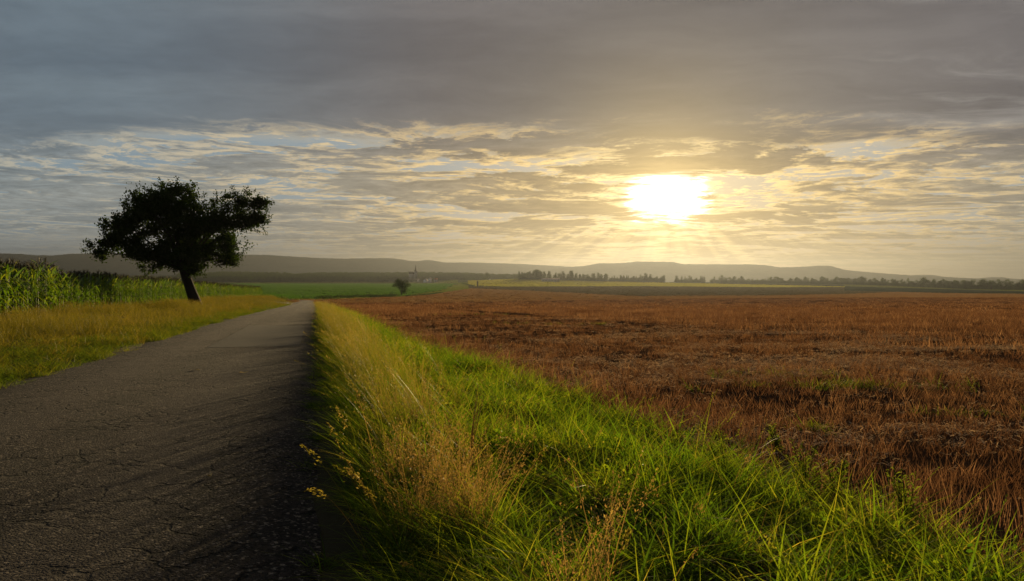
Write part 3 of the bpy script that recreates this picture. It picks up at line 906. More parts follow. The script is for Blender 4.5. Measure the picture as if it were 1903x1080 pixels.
# --- clump of brown gone-to-seed plants in the near verge
bp_ = [tuft("brown_tuft", M["brown"], 6, 0.08, 0.2, 0.5, 0.003, 0.3, 0.3, None, stalks=16, stalk_h=(0.38, 0.66), pan=(0.2, 46, 0.0055, 0.022), stalk_w=0.0026) for i in range(3)]
cx, cyv = [], []
for (bx, by, rr, k) in ((-0.34, 3.95, 0.22, 10), (-0.14, 3.75, 0.12, 3), (-0.62, 4.7, 0.18, 6), (0.30, 2.8, 0.08, 2), (-0.9, 6.6, .25, 5)):
    a = rng.random(k) * 6.283; r = rr * np.sqrt(rng.random(k))
    cx.append(bx + r * np.cos(a)); cyv.append(by + r * np.sin(a))
cx = np.concatenate(cx); cyv = np.concatenate(cyv)
scatter("seed_plants", bp_, cx, cyv, H(cx, cyv), 0.8 + 0.4 * rng.random(len(cx)), label="brown seeding plants among the verge grass")

# --- left meadow
mp = [tuft("meadow_tuft", M["meadow"], 40, 0.24, 0.12, 0.36, 0.010, 0.5, 0.7, None, seg=3, stalks=7, stalk_h=(0.3, 0.55), pan=(0.14, 10, 0.011, 0.014), stalk_w=0.005) for i in range(5)]
M["roadside"] = leafy("roadside_blades", [(0.0, (0.020, 0.040, 0.004)), (0.6, (0.050, 0.068, 0.006)), (1.0, (0.12, 0.105, 0.015))], (2.2, 2.1, 0.9, 1), 0.5, 0.01, 0.45, pos_scale=0.5)
mg = [tuft("meadow_green_tuft", M["roadside"], 48, 0.22, 0.1, 0.32, 0.009, 0.5, 0.6, None, seg=3) for i in range(3)]
s_, a_ = strip_points(-16.2, -4.6, 4, 190, lambda a: 7 if a < 40 else 5 if a < 70 else 3 if a < 110 else 1.6)
prob = 0.25 + 0.75 * sstep(-s_, 5.2, 7.5)
keep = rng.random(len(s_)) < prob
s_, a_ = s_[keep], a_[keep]
x, y, z = place(s_, a_)
hh = (0.40 + 1.45 * sstep(fbm(s_ * 0.6, a_ * 0.4, 51), 0.25, 0.75)) * (0.75 + 0.25 * sstep(-s_, 5, 8))
scatter("meadow_grass", mp, x, y, z, (0.9 + 0.5 * sstep(a_, 30, 100)) * (0.8 + 0.4 * rng.random(len(s_))), sclz=hh, label="dry yellow meadow grass between the road and the corn")
s_, a_ = strip_points(-16.2, -4.25, 4, 150, lambda a: 16 if a < 40 else 9 if a < 70 else 4)
keep = rng.random(len(s_)) < 0.12 + 0.88 * (1 - sstep(-s_, 5.4, 8.2))
keep &= rng.random(len(s_)) < 0.25 + 0.75 * sstep(fbm(s_ * 0.8, a_ * 0.45, 61) + 0.25 * (-s_ > 4.7), 0.35, 0.6)
s_, a_ = s_[keep], a_[keep]
x, y, z = place(s_, a_)
scatter("roadside_grass", mg, x, y, z, 0.7 + 0.6 * rng.random(len(s_)), sclz=0.45 + 0.8 * fbm(s_ * 0.9, a_ * 0.7, 62), label="short green grass along the left edge of the road")

# --- stubble
sp = [tuft("stubble_tuft", M["stubble"], 16, 0.10, 0.10, 0.24, 0.0055, 0.22, 0.15, None, seg=2) for i in range(5)]
s_, a_ = strip_points(2.45, 14, -6, 45, lambda a: 40 if a < 12 else 26 if a < 22 else 13)
n_rows = np.round(s_ / 0.14) * 0.14
s_ = np.where(s_ > 3.4, n_rows + rng.normal(size=len(s_)) * 0.02, s_)
nzs = fbm(s_ * 0.35, a_ * 0.45, 71)
s_r = 2.7 + 0.75 * (1 - sstep(a_, 5, 25))
tall = 1 - sstep(s_ - s_r, 0.2, 1.7)
keep = (rng.random(len(s_)) < np.maximum(0.62 + 0.5 * sstep(nzs, 0.35, 0.65), tall * 1.2)) & (s_ > s_r - 0.25)
s_, a_, tall = s_[keep], a_[keep], tall[keep]
x, y, z = place(s_, a_)
scatter("stubble", sp, x, y, z, 0.8 + 0.4 * rng.random(len(s_)), sclz=(0.58 + 0.35 * rng.random(len(s_))) * (1 + 0.85 * tall), label="reddish brown straw stubble standing in the field", tilt=0.15)
s_, a_ = strip_points(14, 62, -4, 75, lambda a: 7 if a < 40 else 4)
nzs = fbm(s_ * 0.2, a_ * 0.25, 72)
keep = rng.random(len(s_)) < 0.6 + 0.4 * sstep(nzs, 0.35, 0.65)
s_, a_ = s_[keep], a_[keep]
x, y, z = place(s_, a_)
sp2 = [tuft("wide_stubble_tuft", M["stubble"], 26, 0.26, 0.10, 0.26, 0.010, 0.3, 0.2, None, seg=2) for i in range(4)]
scatter("far_stubble", sp2, x, y, z, 0.9 + 0.5 * rng.random(len(s_)), label="sparse brown stubble farther out in the field")
s_, a_ = strip_points(2.45, 12, 45, 120, lambda a: 3)
x, y, z = place(s_, a_)
scatter("distant_stubble", sp2, x, y, z, 1.0 + 0.5 * rng.random(len(s_)), label="brown stubble beside the verge farther up the road")


# --- canopies of the far crops and of the stubble farther out
def field_points(region, step_x, step_y, d0, d1):
    """points over one field of the ground, spaced across and along the view depth"""
    m_ = (reg == region) & (C[:, 1] > d0) & (C[:, 1] < d1)
    f = np.nonzero(m_)[0]
    q = V[Q[f]]
    area = 0.5 * np.abs(np.cross(q[:, 2, :2] - q[:, 0, :2], q[:, 3, :2] - q[:, 1, :2]))
    n = rng.poisson(area / (step_x * step_y))
    fi = np.repeat(np.arange(len(f)), n)
    u, w = rng.random(len(fi))[:, None], rng.random(len(fi))[:, None]
    p = (q[fi, 0] * (1 - u) + q[fi, 1] * u) * (1 - w) + (q[fi, 3] * (1 - u) + q[fi, 2] * u) * w
    return p[:, 0], p[:, 1], p[:, 2]


def wide_tuft(name, mat, n, h0, h1, w, R_=1.3):
    return tuft(name, mat, n, R_, h0, h1, w, 0.35, 0.4, None, seg=2)


M["green_crop"] = leafy("green_crop_leaves", [(0.0, (0.018, 0.050, 0.006)), (0.6, (0.030, 0.070, 0.008)), (1.0, (0.05, 0.085, 0.010))], (1.7, 1.7, 0.9, 1), 0.45, 0.02, 0.5, pos_scale=0.02)
M["yellow_crop"] = leafy("yellow_crop_leaves", [(0.0, (0.085, 0.095, 0.012)), (0.6, (0.12, 0.115, 0.014)), (1.0, (0.16, 0.14, 0.02))], (2.2, 2.1, 1.0, 1), 0.5, 0.02, 0.5, pos_scale=0.012)
M["olive_crop"] = leafy("olive_crop_leaves", [(0.0, (0.040, 0.033, 0.018)), (1.0, (0.060, 0.046, 0.026))], (1.2, 1.15, 1.0, 1), 0.4, 0.0, 0.5, pos_scale=0.01)
M["pale_stubble"] = leafy("pale_stubble_straws", [(0.0, (0.075, 0.040, 0.016)), (1.0, (0.13, 0.075, 0.03))], (1.5, 1.4, 1.1, 1), 0.45, 0.02, 0.4, pos_scale=0.03)
M["pale_grass"] = leafy("pale_grass_blades", [(0.0, (0.045, 0.062, 0.018)), (1.0, (0.075, 0.080, 0.026))], (1.7, 1.7, 1.0, 1), 0.45, 0.0, 0.5, pos_scale=0.02)
for nm, region, mk, sx_, sy_, hh_, d0, d1, lab in (
        ("green_crop", "green_field", "green_crop", 2.4, 7.0, (0.3, 0.7), 180, 2000, "low green crop covering the green field"),
        ("yellow_crop", "yellow_field", "yellow_crop", 3.0, 9.0, (0.4, 0.9), 600, 1600, "ripening yellow green crop beyond the stubble"),
        ("olive_crop", "dark_crop_field", "olive_crop", 3.0, 7.0, (0.2, 0.45), 300, 1300, "dull olive crop in the field behind the stubble"),
        ("meadow_strip_grass", "pale_meadow", "pale_grass", 3.5, 9.0, (0.3, 0.7), 300, 2100, "pale grass before the village and the right row"),
        ("grass_strip_blades", "grass_strip", "pale_grass", 1.8, 4.0, (0.3, 0.6), 180, 1300, "grass strip between the farm track and the stubble"),
        ("pale_stubble", "pale_stubble_field", "pale_stubble", 2.2, 5.0, (0.12, 0.25), 150, 1000, "pale straw stubble in the far part of the field")):
    x, y, z = field_points(region, sx_, sy_, d0, d1)
    scatter(nm, [wide_tuft(nm + "_tuft", M[mk], 60, hh_[0], hh_[1], 0.09) for i in range(3)], x, y, z, 0.9 + 0.4 * rng.random(len(x)), label=lab)
x, y, z = field_points("stubble_field", 1.6, 2.2, 66, 420)
kp = rng.random(len(x)) < 0.5 + 0.5 * sstep(fbm((x * 0.94 + y * 0.34) * 0.02, (y * 0.94 - x * 0.34) * 0.22, 77), 0.34, 0.6)
kp &= np.abs(x / y) < 0.95
scatter("far_field_stubble", [wide_tuft("far_stubble_tuft", M["stubble"], 70, 0.10, 0.24, 0.03, 1.1) for i in range(3)], x[kp], y[kp], z[kp], 0.9 + 0.4 * rng.random(int(kp.sum())), sclz=0.5 + 1.0 * fbm((x[kp] * 0.94 + y[kp] * 0.34) * 0.015, (y[kp] * 0.94 - x[kp] * 0.34) * 0.3, 79), label="brown stubble stretching to the far side of the field")


# --- loose straw lying about
def straw_proto(i):
    mb = MB(); n = 26
    for k in range(n):
        c = np.array([rng.normal() * 0.09, rng.normal() * 0.09, 0.010 + 0.03 * rng.random()])
        an = rng.random() * 6.283; L = 0.008 + 0.018 * rng.random(); w = 0.0014 + 0.0016 * rng.random()
        d = np.array([math.cos(an), math.sin(an), rng.normal() * 0.45]); p = np.array([-d[1], d[0], rng.normal() * 0.8])
        m_ = c + np.array([0, 0, 0.003])
        mb.add([c - d * L - p * w, c - d * L + p * w, m_ + p * w, m_ - p * w, c + d * L + p * w, c + d * L - p * w], [(0, 1, 2, 3), (3, 2, 4, 5)], r=rng.random())
    return bpy.data.objects.new("straw_bits", mb.mesh("straw_bits", M["straw"]))


s_, a_ = strip_points(3.0, 22, -4, 40, lambda a: 40 if a < 15 else 20 if a < 25 else 6)
nzs = fbm(s_ * 0.30 + 5, a_ * 0.55 + 2, 81)
keep = rng.random(len(s_)) < 0.10 + 0.95 * sstep(nzs, 0.47, 0.62)
s_, a_ = s_[keep], a_[keep]
x, y, z = place(s_, a_)
scatter("loose_straw", [straw_proto(i) for i in range(4)], x, y, z, 0.8 + 0.6 * rng.random(len(s_)), label="pale loose straw scattered over the stubble field")

# --- green regrowth in the stubble
wx, wy = [], []
for (pxl, pyl, rx, ry, k) in ((1570, 720, 1.7, 0.35, 52), (1470, 700, 1.2, 0.5, 22), (1790, 772, 0.6, 0.3, 8), (1500, 800, 0.35, 0.2, 10), (900, 585, 4, 1.2, 30), (1040, 603, 3, 0.8, 20), (1440, 575, 14, 4, 80)):
    gx, gy, gz = ground_at(pxl, pyl)
    wx.append(gx + rng.normal(size=k) * rx * 0.5); wy.append(gy + rng.normal(size=k) * ry * 0.5)
wx = np.concatenate(wx); wy = np.concatenate(wy)
scatter("regrowth_weeds", [tuft("regrowth_tuft", M["roadside"], 26, 0.15, 0.05, 0.17, 0.008, 0.5, 0.6, None, seg=3) for i in range(3)], wx, wy, H(wx, wy), 0.8 + 0.7 * rng.random(len(wx)), label="green regrowth weeds in patches of the stubble")

# ------------------------------------------------------------------ corn
def corn_parts(i, h=2.35):
    st = MB()
    bend = (rng.normal() * 0.05, rng.normal() * 0.05)
    ax = [(bend[0] * t * t, bend[1] * t * t, h * t) for t in np.linspace(-0.02, 1, 6)]
    st.tube(ax, [0.019, 0.018, 0.016, 0.013, 0.010, 0.007], 5)
    lv = []
    phi = rng.random() * 6.283
    nl = 12
    for k in range(nl):
        t0 = 0.10 + 0.80 * k / (nl - 1)
        z0 = h * t0; side = phi + (k % 2) * math.pi + rng.normal() * 0.35
        L = (0.62 + 0.25 * math.sin(t0 * 3.0)) * (0.8 + 0.35 * rng.random()); w = 0.052 * (0.8 + 0.5 * rng.random())
        up = 0.85 + 0.45 * rng.random(); droop = (1.15 if t0 < 0.75 else 0.55) * (0.6 + 0.7 * rng.random())
        dx, dy = math.cos(side), math.sin(side); Vv = []
        for q in np.linspace(0, 1, 6):
            o_ = L * (0.72 * q + 0.1 * q * q); zz = z0 + L * (up * q - droop * q * q)
            ww = w * (0.55 + 0.9 * q) * (1 - q ** 2.2) + 0.002
            c = np.array([bend[0] * t0 * t0 + dx * o_, bend[1] * t0 * t0 + dy * o_, zz])
            sd = np.array([-dy, dx, 0.0])
            Vv += [c - sd * ww + np.array([0, 0, ww * 0.5]), c, c + sd * ww + np.array([0, 0, ww * 0.5])]
        qd = []
        for q in range(5):
            b = q * 3; qd += [(b, b + 1, b + 4, b + 3), (b + 1, b + 2, b + 5, b + 4)]
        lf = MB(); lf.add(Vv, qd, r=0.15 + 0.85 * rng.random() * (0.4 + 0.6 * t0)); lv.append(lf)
    ta = MB()
    top = np.array([bend[0], bend[1], h])
    for k in range(8):
        an = rng.random() * 6.283; sp_ = 0.0 if k == 0 else 0.10 + 0.08 * rng.random(); hh = 0.48 if k == 0 else 0.26 + 0.14 * rng.random()
        z0 = 0 if k == 0 else 0.03 * k * 0.6
        mid = top + np.array([math.cos(an) * sp_ * 0.4, math.sin(an) * sp_ * 0.4, z0 + hh * 0.7])
        ta.tube([tuple(top + np.array([0, 0, z0 - 0.03])), tuple(mid), tuple(top + np.array([math.cos(an) * sp_, math.sin(an) * sp_, z0 + hh * (1.0 if k == 0 else 0.85)]))], [0.007, 0.010, 0.004], 4, r=rng.random())
    return st, lv, ta


def join_mb(st, lv, ta, name):
    mb = MB()
    me_parts = [(st, 0)] + [(l, 1) for l in lv] + [(ta, 2)]
    mats = []; 
    for p, mi in me_parts:
        b0 = mb.n
        for v_ in p.v: pass
        vv = np.concatenate(p.v); q = np.concatenate(p.q) if p.q else []; t_ = np.concatenate(p.t) if p.t else []
        mb.add(vv, q, t_); mb.rv[-1] = np.concatenate(p.rv)
        mats.append((mi, len(q), len(t_)))
    me = mb.mesh(name, M["corn_stalk"]); me.materials.append(M["corn_leaf"]); me.materials.append(M["corn_tassel"])
    mi_q = np.concatenate([np.full(nq, m_) for m_, nq, nt in mats]); mi_t = np.concatenate([np.full(nt, m_) for m_, nq, nt in mats])
    me.polygons.foreach_set("material_index", np.concatenate([mi_q, mi_t]).astype(np.int32))
    return me


CORN_LABEL = "tall green corn plant with brown tassel at the edge of the corn field"
CORN_GROUP = "corn plants along the edge of the corn field"
corn_src, corn_mesh = [], []
for i in range(4):
    st, lv, ta = corn_parts(i)
    corn_src.append((st, lv, ta)); corn_mesh.append(join_mb(st, lv, ta, "corn_plant"))
front = []
for r_ in range(2):
    for k in range(240 if r_ == 0 else 60):
        front.append((-15.3 - 0.75 * r_ + rng.normal() * 0.06, 40.5 + 0.25 * k + rng.normal() * 0.05))
front = np.array(front)
# the corn stands a little higher near the camera
def corn_h(s, a): return 0.92 + 0.18 * (1 - sstep(a, 47, 58)) + 0.42 * (fbm(s * 0.7, a * 0.45, 91) - 0.5)
fx, fy, fz = place(front[:, 0], front[:, 1]); fh = corn_h(front[:, 0], front[:, 1])
order = np.argsort(np.hypot(fx, fy))
detailed = [None] * 4
for rank, i in enumerate(order):
    v_ = rank % 4
    if rank < 44:
        if detailed[v_] is None:
            st, lv, ta = corn_src[v_]
            root = empty("corn_plant", (0, 0, 0))
            st.obj("stalk", M["corn_stalk"], root)
            for l in lv: l.obj("leaf", M["corn_leaf"], root)
            ta.obj("tassel", M["corn_tassel"], root)
            detailed[v_] = root; o = root
        else:
            o = copy_tree(detailed[v_])
    else:
        o = link(bpy.data.objects.new("corn_plant", corn_mesh[v_]))
    o.location = (float(fx[i]), float(fy[i]), float(fz[i]) - 0.02)
    o.rotation_euler = (rng.normal() * 0.03, rng.normal() * 0.03, rng.random() * 6.283)
    sc_ = float(fh[i] * (0.93 + 0.14 * rng.random())); o.scale = (sc_, sc_, sc_)
    tag(o, CORN_LABEL, "corn plant", CORN_GROUP)
cs_, ca_ = [], []
for r_ in range(26):
    step = 0.25 if r_ < 8 else 0.4
    aa = np.arange(26 if r_ > 1 else (100.7 if r_ == 0 else 55.8), 235, step)
    if r_ <= 1: aa = np.concatenate([np.arange(26, 40.3, step), aa])
    cs_.append(np.full(len(aa), -15.3 - 0.75 * r_) + rng.normal(size=len(aa)) * 0.07); ca_.append(aa + rng.normal(size=len(aa)) * 0.07)
cs_ = np.concatenate(cs_); ca_ = np.concatenate(ca_)
x, y, z = place(cs_, ca_)
hh = corn_h(cs_, ca_) * (0.93 + 0.14 * rng.random(len(x)))
scatter("corn_crop", [bpy.data.objects.new("corn_form", m_) for m_ in corn_mesh], x, y, z - 0.02, hh, tilt=0.04, label="rows of tall corn behind the edge of the corn field")

# ------------------------------------------------------------------ the old fruit tree left of the road
tx, ty, tz = ground_at(362, 569, 40, 100)
TD = ty
sc_m = TD / FPX
sc_x = sc_m * math.cos(math.atan((362 - 951.5) / FPX))
tree = empty("fruit_tree", (tx, ty, tz), math.atan((951.5 - 362) / FPX))
tag(tree, "old dark leaning fruit tree with spreading crown beside the road", "tree")


def tp(px, py, dy=0.0): return Vector(((px - 362) * sc_x, dy, (569 - py) * sc_m))


LOBES = [(318, 412, 82, 52), (318, 368, 48, 27), (280, 392, 52, 36), (245, 425, 50, 30), (206, 456, 34, 17), (192, 470, 15, 15), (372, 416, 50, 32), (415, 398, 46, 36), (448, 372, 32, 22),
         (494, 373, 19, 8), (468, 412, 30, 17), (425, 455, 42, 26), (385, 470, 40, 28), (345, 484, 40, 22), (297, 476, 34, 22), (286, 497, 15, 17), (262, 462, 34, 26), (220, 440, 30, 22), (335, 352, 30, 14), (430, 478, 18, 14), (365, 500, 18, 10), (484, 400, 14, 14), (348, 452, 58, 30), (322, 478, 30, 22)]
bark = MB()
fork = tp(338, 500)
bark.tube([tp(366, 575), tp(362, 560), tp(352, 532), tp(345, 512), tp(340, 498)], [0.62, 0.50, 0.42, 0.40, 0.34], 10, cap=False)
lvV, lvQ, lvR = [], [], []
nv = 0
for li, (lx, ly, rx, ry) in enumerate(LOBES):
    dyc = rng.normal() * rx * sc_m * 0.35
    c = tp(lx, ly, dyc)
    mid = fork.lerp(c, 0.5) + Vector((rng.normal() * 0.3, rng.normal() * 0.3, 0.35))
    r0 = 0.15 if rx > 40 else 0.09
    bark.tube([fork + Vector((0, 0, -0.15)), fork.lerp(mid, 0.5) + Vector((0, 0, 0.1)), mid, c], [r0, r0 * 0.75, r0 * 0.55, r0 * 0.2], 6)
    for k in range(7):
        an = rng.normal(size=3); an /= np.linalg.norm(an)
        e = c + Vector((an[0] * rx * sc_m * 1.0, an[1] * rx * sc_m * 0.8, an[2] * ry * sc_m * 1.0))
        bark.tube([c, c.lerp(e, 0.6) + Vector((0, 0, 0.08)), e], [r0 * 0.25, 0.02, 0.008], 4)
    ncl = int(40 + 4.6 * rx * ry / 30)
    for k in range(ncl):
        an = rng.normal(size=3); an /= np.linalg.norm(an)
        rad = rng.random() ** 0.38 * (0.93 + 0.12 * rng.normal())
        cc = np.array(c) + an * rad * np.array([rx * sc_m, rx * sc_m * 0.85, ry * sc_m])
        lump = float(vnoise(np.array(cc[0] * 1.15 + cc[1] * 0.6), np.array(cc[2] * 1.5 + cc[1] * 0.35), 17))
        if rad > 0.40 and lump < 0.51: continue
        m_ = int(rng.integers(12, 28))
        cr = 0.24 + 0.26 * rng.random()
        pc = cc + rng.normal(size=(m_, 3)) * cr * 0.55
        ax = rng.normal(size=(m_, 3)); ax[:, 2] -= 0.5; ax /= np.linalg.norm(ax, axis=1, keepdims=True)
        sd = np.cross(ax, rng.normal(size=(m_, 3))); sd /= np.linalg.norm(sd, axis=1, keepdims=True)
        L = (0.075 + 0.06 * rng.random(m_))[:, None]; W = L * 0.66
        lvV.append(np.stack([pc - ax * L, pc + sd * W, pc + ax * L, pc - sd * W], 1).reshape(-1, 3))
        lvR.append(np.repeat(np.clip(rng.random() * 0.6 + 0.4 * rng.random(m_), 0, 1), 4))
# loose sprigs that stick out of the outline
for (sx0, sy0, sx1, sy1) in ((405, 372, 403, 352), (280, 375, 262, 366), (258, 405, 208, 410), (180, 462, 160, 466), (436, 352, 433, 341), (318, 346, 314, 337), (480, 378, 512, 372), (500, 380, 503, 390), (470, 425, 503, 432), (300, 352, 287, 344), (380, 368, 384, 356), (232, 415, 206, 418), (455, 460, 452, 486)):
    p0, p1 = tp(sx0, sy0), tp(sx1, sy1)
    bark.tube([p0, p0.lerp(p1, 0.5) + Vector((0, 0, 0.05)), p1], [0.03, 0.018, 0.008], 4)
    n = 46
    t_ = rng.random(n); pc = np.array(p0)[None] * (1 - t_)[:, None] + np.array(p1)[None] * t_[:, None] + rng.normal(size=(n, 3)) * 0.12
    ax = rng.normal(size=(n, 3)); ax /= np.linalg.norm(ax, axis=1, keepdims=True)
    sd = np.cross(ax, rng.normal(size=(n, 3))); sd /= np.linalg.norm(sd, axis=1, keepdims=True)
    L = (0.05 + 0.04 * rng.random(n))[:, None]
    lvV.append(np.stack([pc - ax * L, pc + sd * L * 0.6, pc + ax * L, pc - sd * L * 0.6], 1).reshape(-1, 3)); lvR.append(np.repeat(rng.random(n), 4))
for k in range(150):
    lx, ly, rx, ry = LOBES[int(rng.integers(0, len(LOBES)))]
    an = rng.normal(size=3); an /= np.linalg.norm(an)
    c = tp(lx, ly)
    p0 = c + Vector((an[0] * rx * sc_m * 0.8, an[1] * rx * sc_m * 0.75, an[2] * ry * sc_m * 0.85))
    p1 = p0 + Vector((an[0], an[1], an[2] * 0.8 + 0.25)) * (0.4 + 0.5 * rng.random())
    bark.tube([p0, p0.lerp(p1, 0.5) + Vector((0, 0, 0.05)), p1], [0.02, 0.014, 0.006], 4)
    n = int(rng.integers(16, 34)); t_ = rng.random(n)
    pc = np.array(p0)[None] * (1 - t_)[:, None] + np.array(p1)[None] * t_[:, None] + rng.normal(size=(n, 3)) * 0.10
    ax = rng.normal(size=(n, 3)); ax /= np.linalg.norm(ax, axis=1, keepdims=True)
    sd = np.cross(ax, rng.normal(size=(n, 3))); sd /= np.linalg.norm(sd, axis=1, keepdims=True)
    L = (0.06 + 0.05 * rng.random(n))[:, None]
    lvV.append(np.stack([pc - ax * L, pc + sd * L * 0.6, pc + ax * L, pc - sd * L * 0.6], 1).reshape(-1, 3)); lvR.append(np.repeat(rng.random(n), 4))
bark.obj("trunk", M["bark"], tree, True)
lvV = np.concatenate(lvV)
crown = link(bpy.data.objects.new("crown", mesh_np("crown", lvV, np.arange(len(lvV)).reshape(-1, 4), None, M["apple_leaf"], {"rnd": np.concatenate(lvR)})), tree)
crown["kind"] = "stuff"


# ------------------------------------------------------------------ far trees
def crown_mb(lobes, n, size, seed):
    r = np.random.default_rng(seed); Vv = []; R2 = []
    wts = np.array([l[3] * l[4] * l[5] for l in lobes]) ** 0.67; wts /= wts.sum()
    for li, l in enumerate(lobes):
        m_ = int(n * wts[li]) + 4
        d = r.normal(size=(m_, 3)); d /= np.linalg.norm(d, axis=1, keepdims=True)
        c = np.array(l[:3]) + d * (r.random(m_) ** 0.33)[:, None] * np.array(l[3:6]) * (1 + 0.12 * r.normal(size=(m_, 1)))
        ax = r.normal(size=(m_, 3)); ax /= np.linalg.norm(ax, axis=1, keepdims=True)
        sd = np.cross(ax, r.normal(size=(m_, 3))); sd /= np.linalg.norm(sd, axis=1, keepdims=True)
        L = size * (0.6 + 0.8 * r.random(m_))[:, None]
        Vv.append(np.stack([c - ax * L, c + sd * L * 0.75, c + ax * L, c - sd * L * 0.75], 1).reshape(-1, 3)); R2.append(np.repeat(r.random(m_), 4))
    Vv = np.concatenate(Vv)
    return Vv, np.concatenate(R2)


def tree_forms(kind, k):
    r = random.Random(k * 17 + len(kind))
    if kind == "poplar":
        lob = [(r.uniform(-.6, .6), r.uniform(-.6, .6), 2.6 + i * 2.5, 2.3 - 0.22 * i + r.uniform(-.4, .5), 2.2 - 0.22 * i, 2.3) for i in range(5)]; h = 4
    elif kind == "round":
        lob = [(r.uniform(-2.4, 2.4), r.uniform(-2.4, 2.4), 5 + r.uniform(-2.4, 3.6), r.uniform(2.2, 3.6), r.uniform(2.2, 3.6), r.uniform(2, 3)) for i in range(6)]; h = 4.5
    else:
        lob = [(r.uniform(-2, 2), r.uniform(-2, 2), 3 + i * 1.7, r.uniform(1.8, 3.0), r.uniform(1.8, 3.0), 2.4) for i in range(6)]; h = 4
    Vv, R2 = crown_mb(lob, 520, 0.42, k)
    cm = mesh_np("crown", Vv, np.arange(len(Vv)).reshape(-1, 4), None, M["far_leaf"], {"rnd": R2})
    mb = MB(); mb.tube([(0, 0, -0.6), (0.05, 0, 2.2), (0.0, 0.1, h), (0.1, 0.1, h + 4)], [0.32, 0.26, 0.2, 0.05], 6)
    return cm, mb.mesh("trunk", M["bark"])


FORMS = {k: [tree_forms(k, i) for i in range(4)] for k in ("poplar", "round", "mixed")}


def far_tree(kind, x, y, scale, label, group, name, squash=1.0, sink=0.0):
    i = random.randrange(4); cm, tm = FORMS[kind][i]
    o = empty(name, (x, y, float(H(x, y)) - sink), random.uniform(0, 6.28))
    o.scale = (scale * squash, scale * squash, scale)
    link(bpy.data.objects.new("crown", cm), o); link(bpy.data.objects.new("trunk", tm), o)
    tag(o, label, "tree", group)
    return o


def row(pts, n, kind, h, label, group, name, jitter=4.0, squash=1.0):
    """trees along a line given as (photo column, distance) pairs"""
    p = np.array(pts, float)
    for px in np.linspace(p[0, 0], p[-1, 0], n):
        px += random.uniform(-3.2, 3.2)
        if vnoise(np.array(px * 0.085), np.array(3.3), 5) < 0.15: continue
        d = float(np.interp(px, p[:, 0], p[:, 1])) + random.uniform(-jitter, jitter)
        if name == "round_tree" and 770 < px < 820: d = max(d, 1872.0)
        x = (px - 951.5) / FPX * d
        far_tree(kind, x, d, h / 15.0 * random.uniform(0.55, 1.0) * (0.8 + 0.45 * float(vnoise(np.array(px * 0.05), np.array(9.1), 6))), label, group, name, squash * random.uniform(0.8, 1.55))


row([(966, 1390), (1128, 1390)], 70, "poplar", 18, "slender tree in the long hazy row behind the yellow field", "slender trees in the long row behind the yellow field", "slender_tree", 12, 1.25)
row([(1132, 1400), (1232, 1420)], 38, "poplar", 15, "slender tree in the thinning right half of the row left of the gap", "slender trees in the thinning part of the row left of the gap", "slender_tree", 10, 1.15)
row([(1254, 1440), (1306, 1470)], 15, "poplar", 14, "slender tree in the short row between the two gaps below the sun", "trees in the short row between two gaps", "slender_tree", 10, 1.2)
row([(1321, 1480), (1560, 1400)], 58, "mixed", 15, "hazy tree in the long row right of the gaps under the hills", "trees in the hazy long row right of the gaps", "row_tree", 10, 1.1)
row([(1562, 1400), (1740, 1230)], 42, "mixed", 17, "tree in the middle of the long row beyond the dark green strip", "trees in the middle stretch of the right row", "row_tree", 10, 1.1)
row([(1742, 1220), (1935, 1060)], 46, "mixed", 18, "dark tree in the near end of the long row at the field's far right corner", "dark trees in the near end of the right row", "row_tree", 10, 1.2)
row([(385, 1830), (860, 1830)], 46, "round", 13, "round hazy tree at the foot of the wood behind the green field", "round trees at the foot of the wood", "round_tree", 60, 1.1)
row([(862, 1700), (962, 1520)], 16, "round", 15, "round tree on the wooded rise behind the dark tower", "round trees on the rise behind the dark tower", "round_tree", 40, 1.1)
for px, d, h, kind, lab in ((907, 1500, 23, "round", "single round tree standing above the wood right of the dark tower"), (465, 1750, 21, "round", "rounded tree standing out before the low wood in the left distance"),
                            (756, 1760, 24, "round", "blocky tree beside the church spire"), (611, 1790, 21, "round", "large round tree left of the far white houses"), (660, 1780, 22, "round", "broad tree at the left end of the village")):
    far_tree(kind, (px - 951.5) / FPX * d, d, h / 15.0, lab, None, "round_tree", 1.1)

ux, uy = [], []
for pts, n_ in ((((966, 1395), (1128, 1395)), 420), (((1132, 1405), (1232, 1425)), 220), (((1254, 1445), (1306, 1475)), 110), (((1321, 1485), (1560, 1405)), 480), (((1562, 1405), (1740, 1235)), 420), (((1742, 1225), (1935, 1065)), 460)):
    q = np.linspace(pts[0][0], pts[1][0], n_) + rng.normal(size=n_) * 1.0
    dd_ = np.interp(q, [pts[0][0], pts[1][0]], [pts[0][1], pts[1][1]]) + rng.normal(size=n_) * 7
    ux.append((q - 951.5) / FPX * dd_); uy.append(dd_)
ux = np.concatenate(ux); uy = np.concatenate(uy)
us = (0.22 + 0.40 * fbm(ux * 0.012, uy * 0.0, 88)) * (0.8 + 0.5 * rng.random(len(ux)))
scatter("undergrowth", [bpy.data.objects.new("undergrowth_form", FORMS["mixed"][k][0]) for k in range(4)], ux, uy, H(ux, uy) - 0.8, us * 1.2, sclz=us, tilt=0.0, label="bushy undergrowth closing the gaps below the far tree rows")

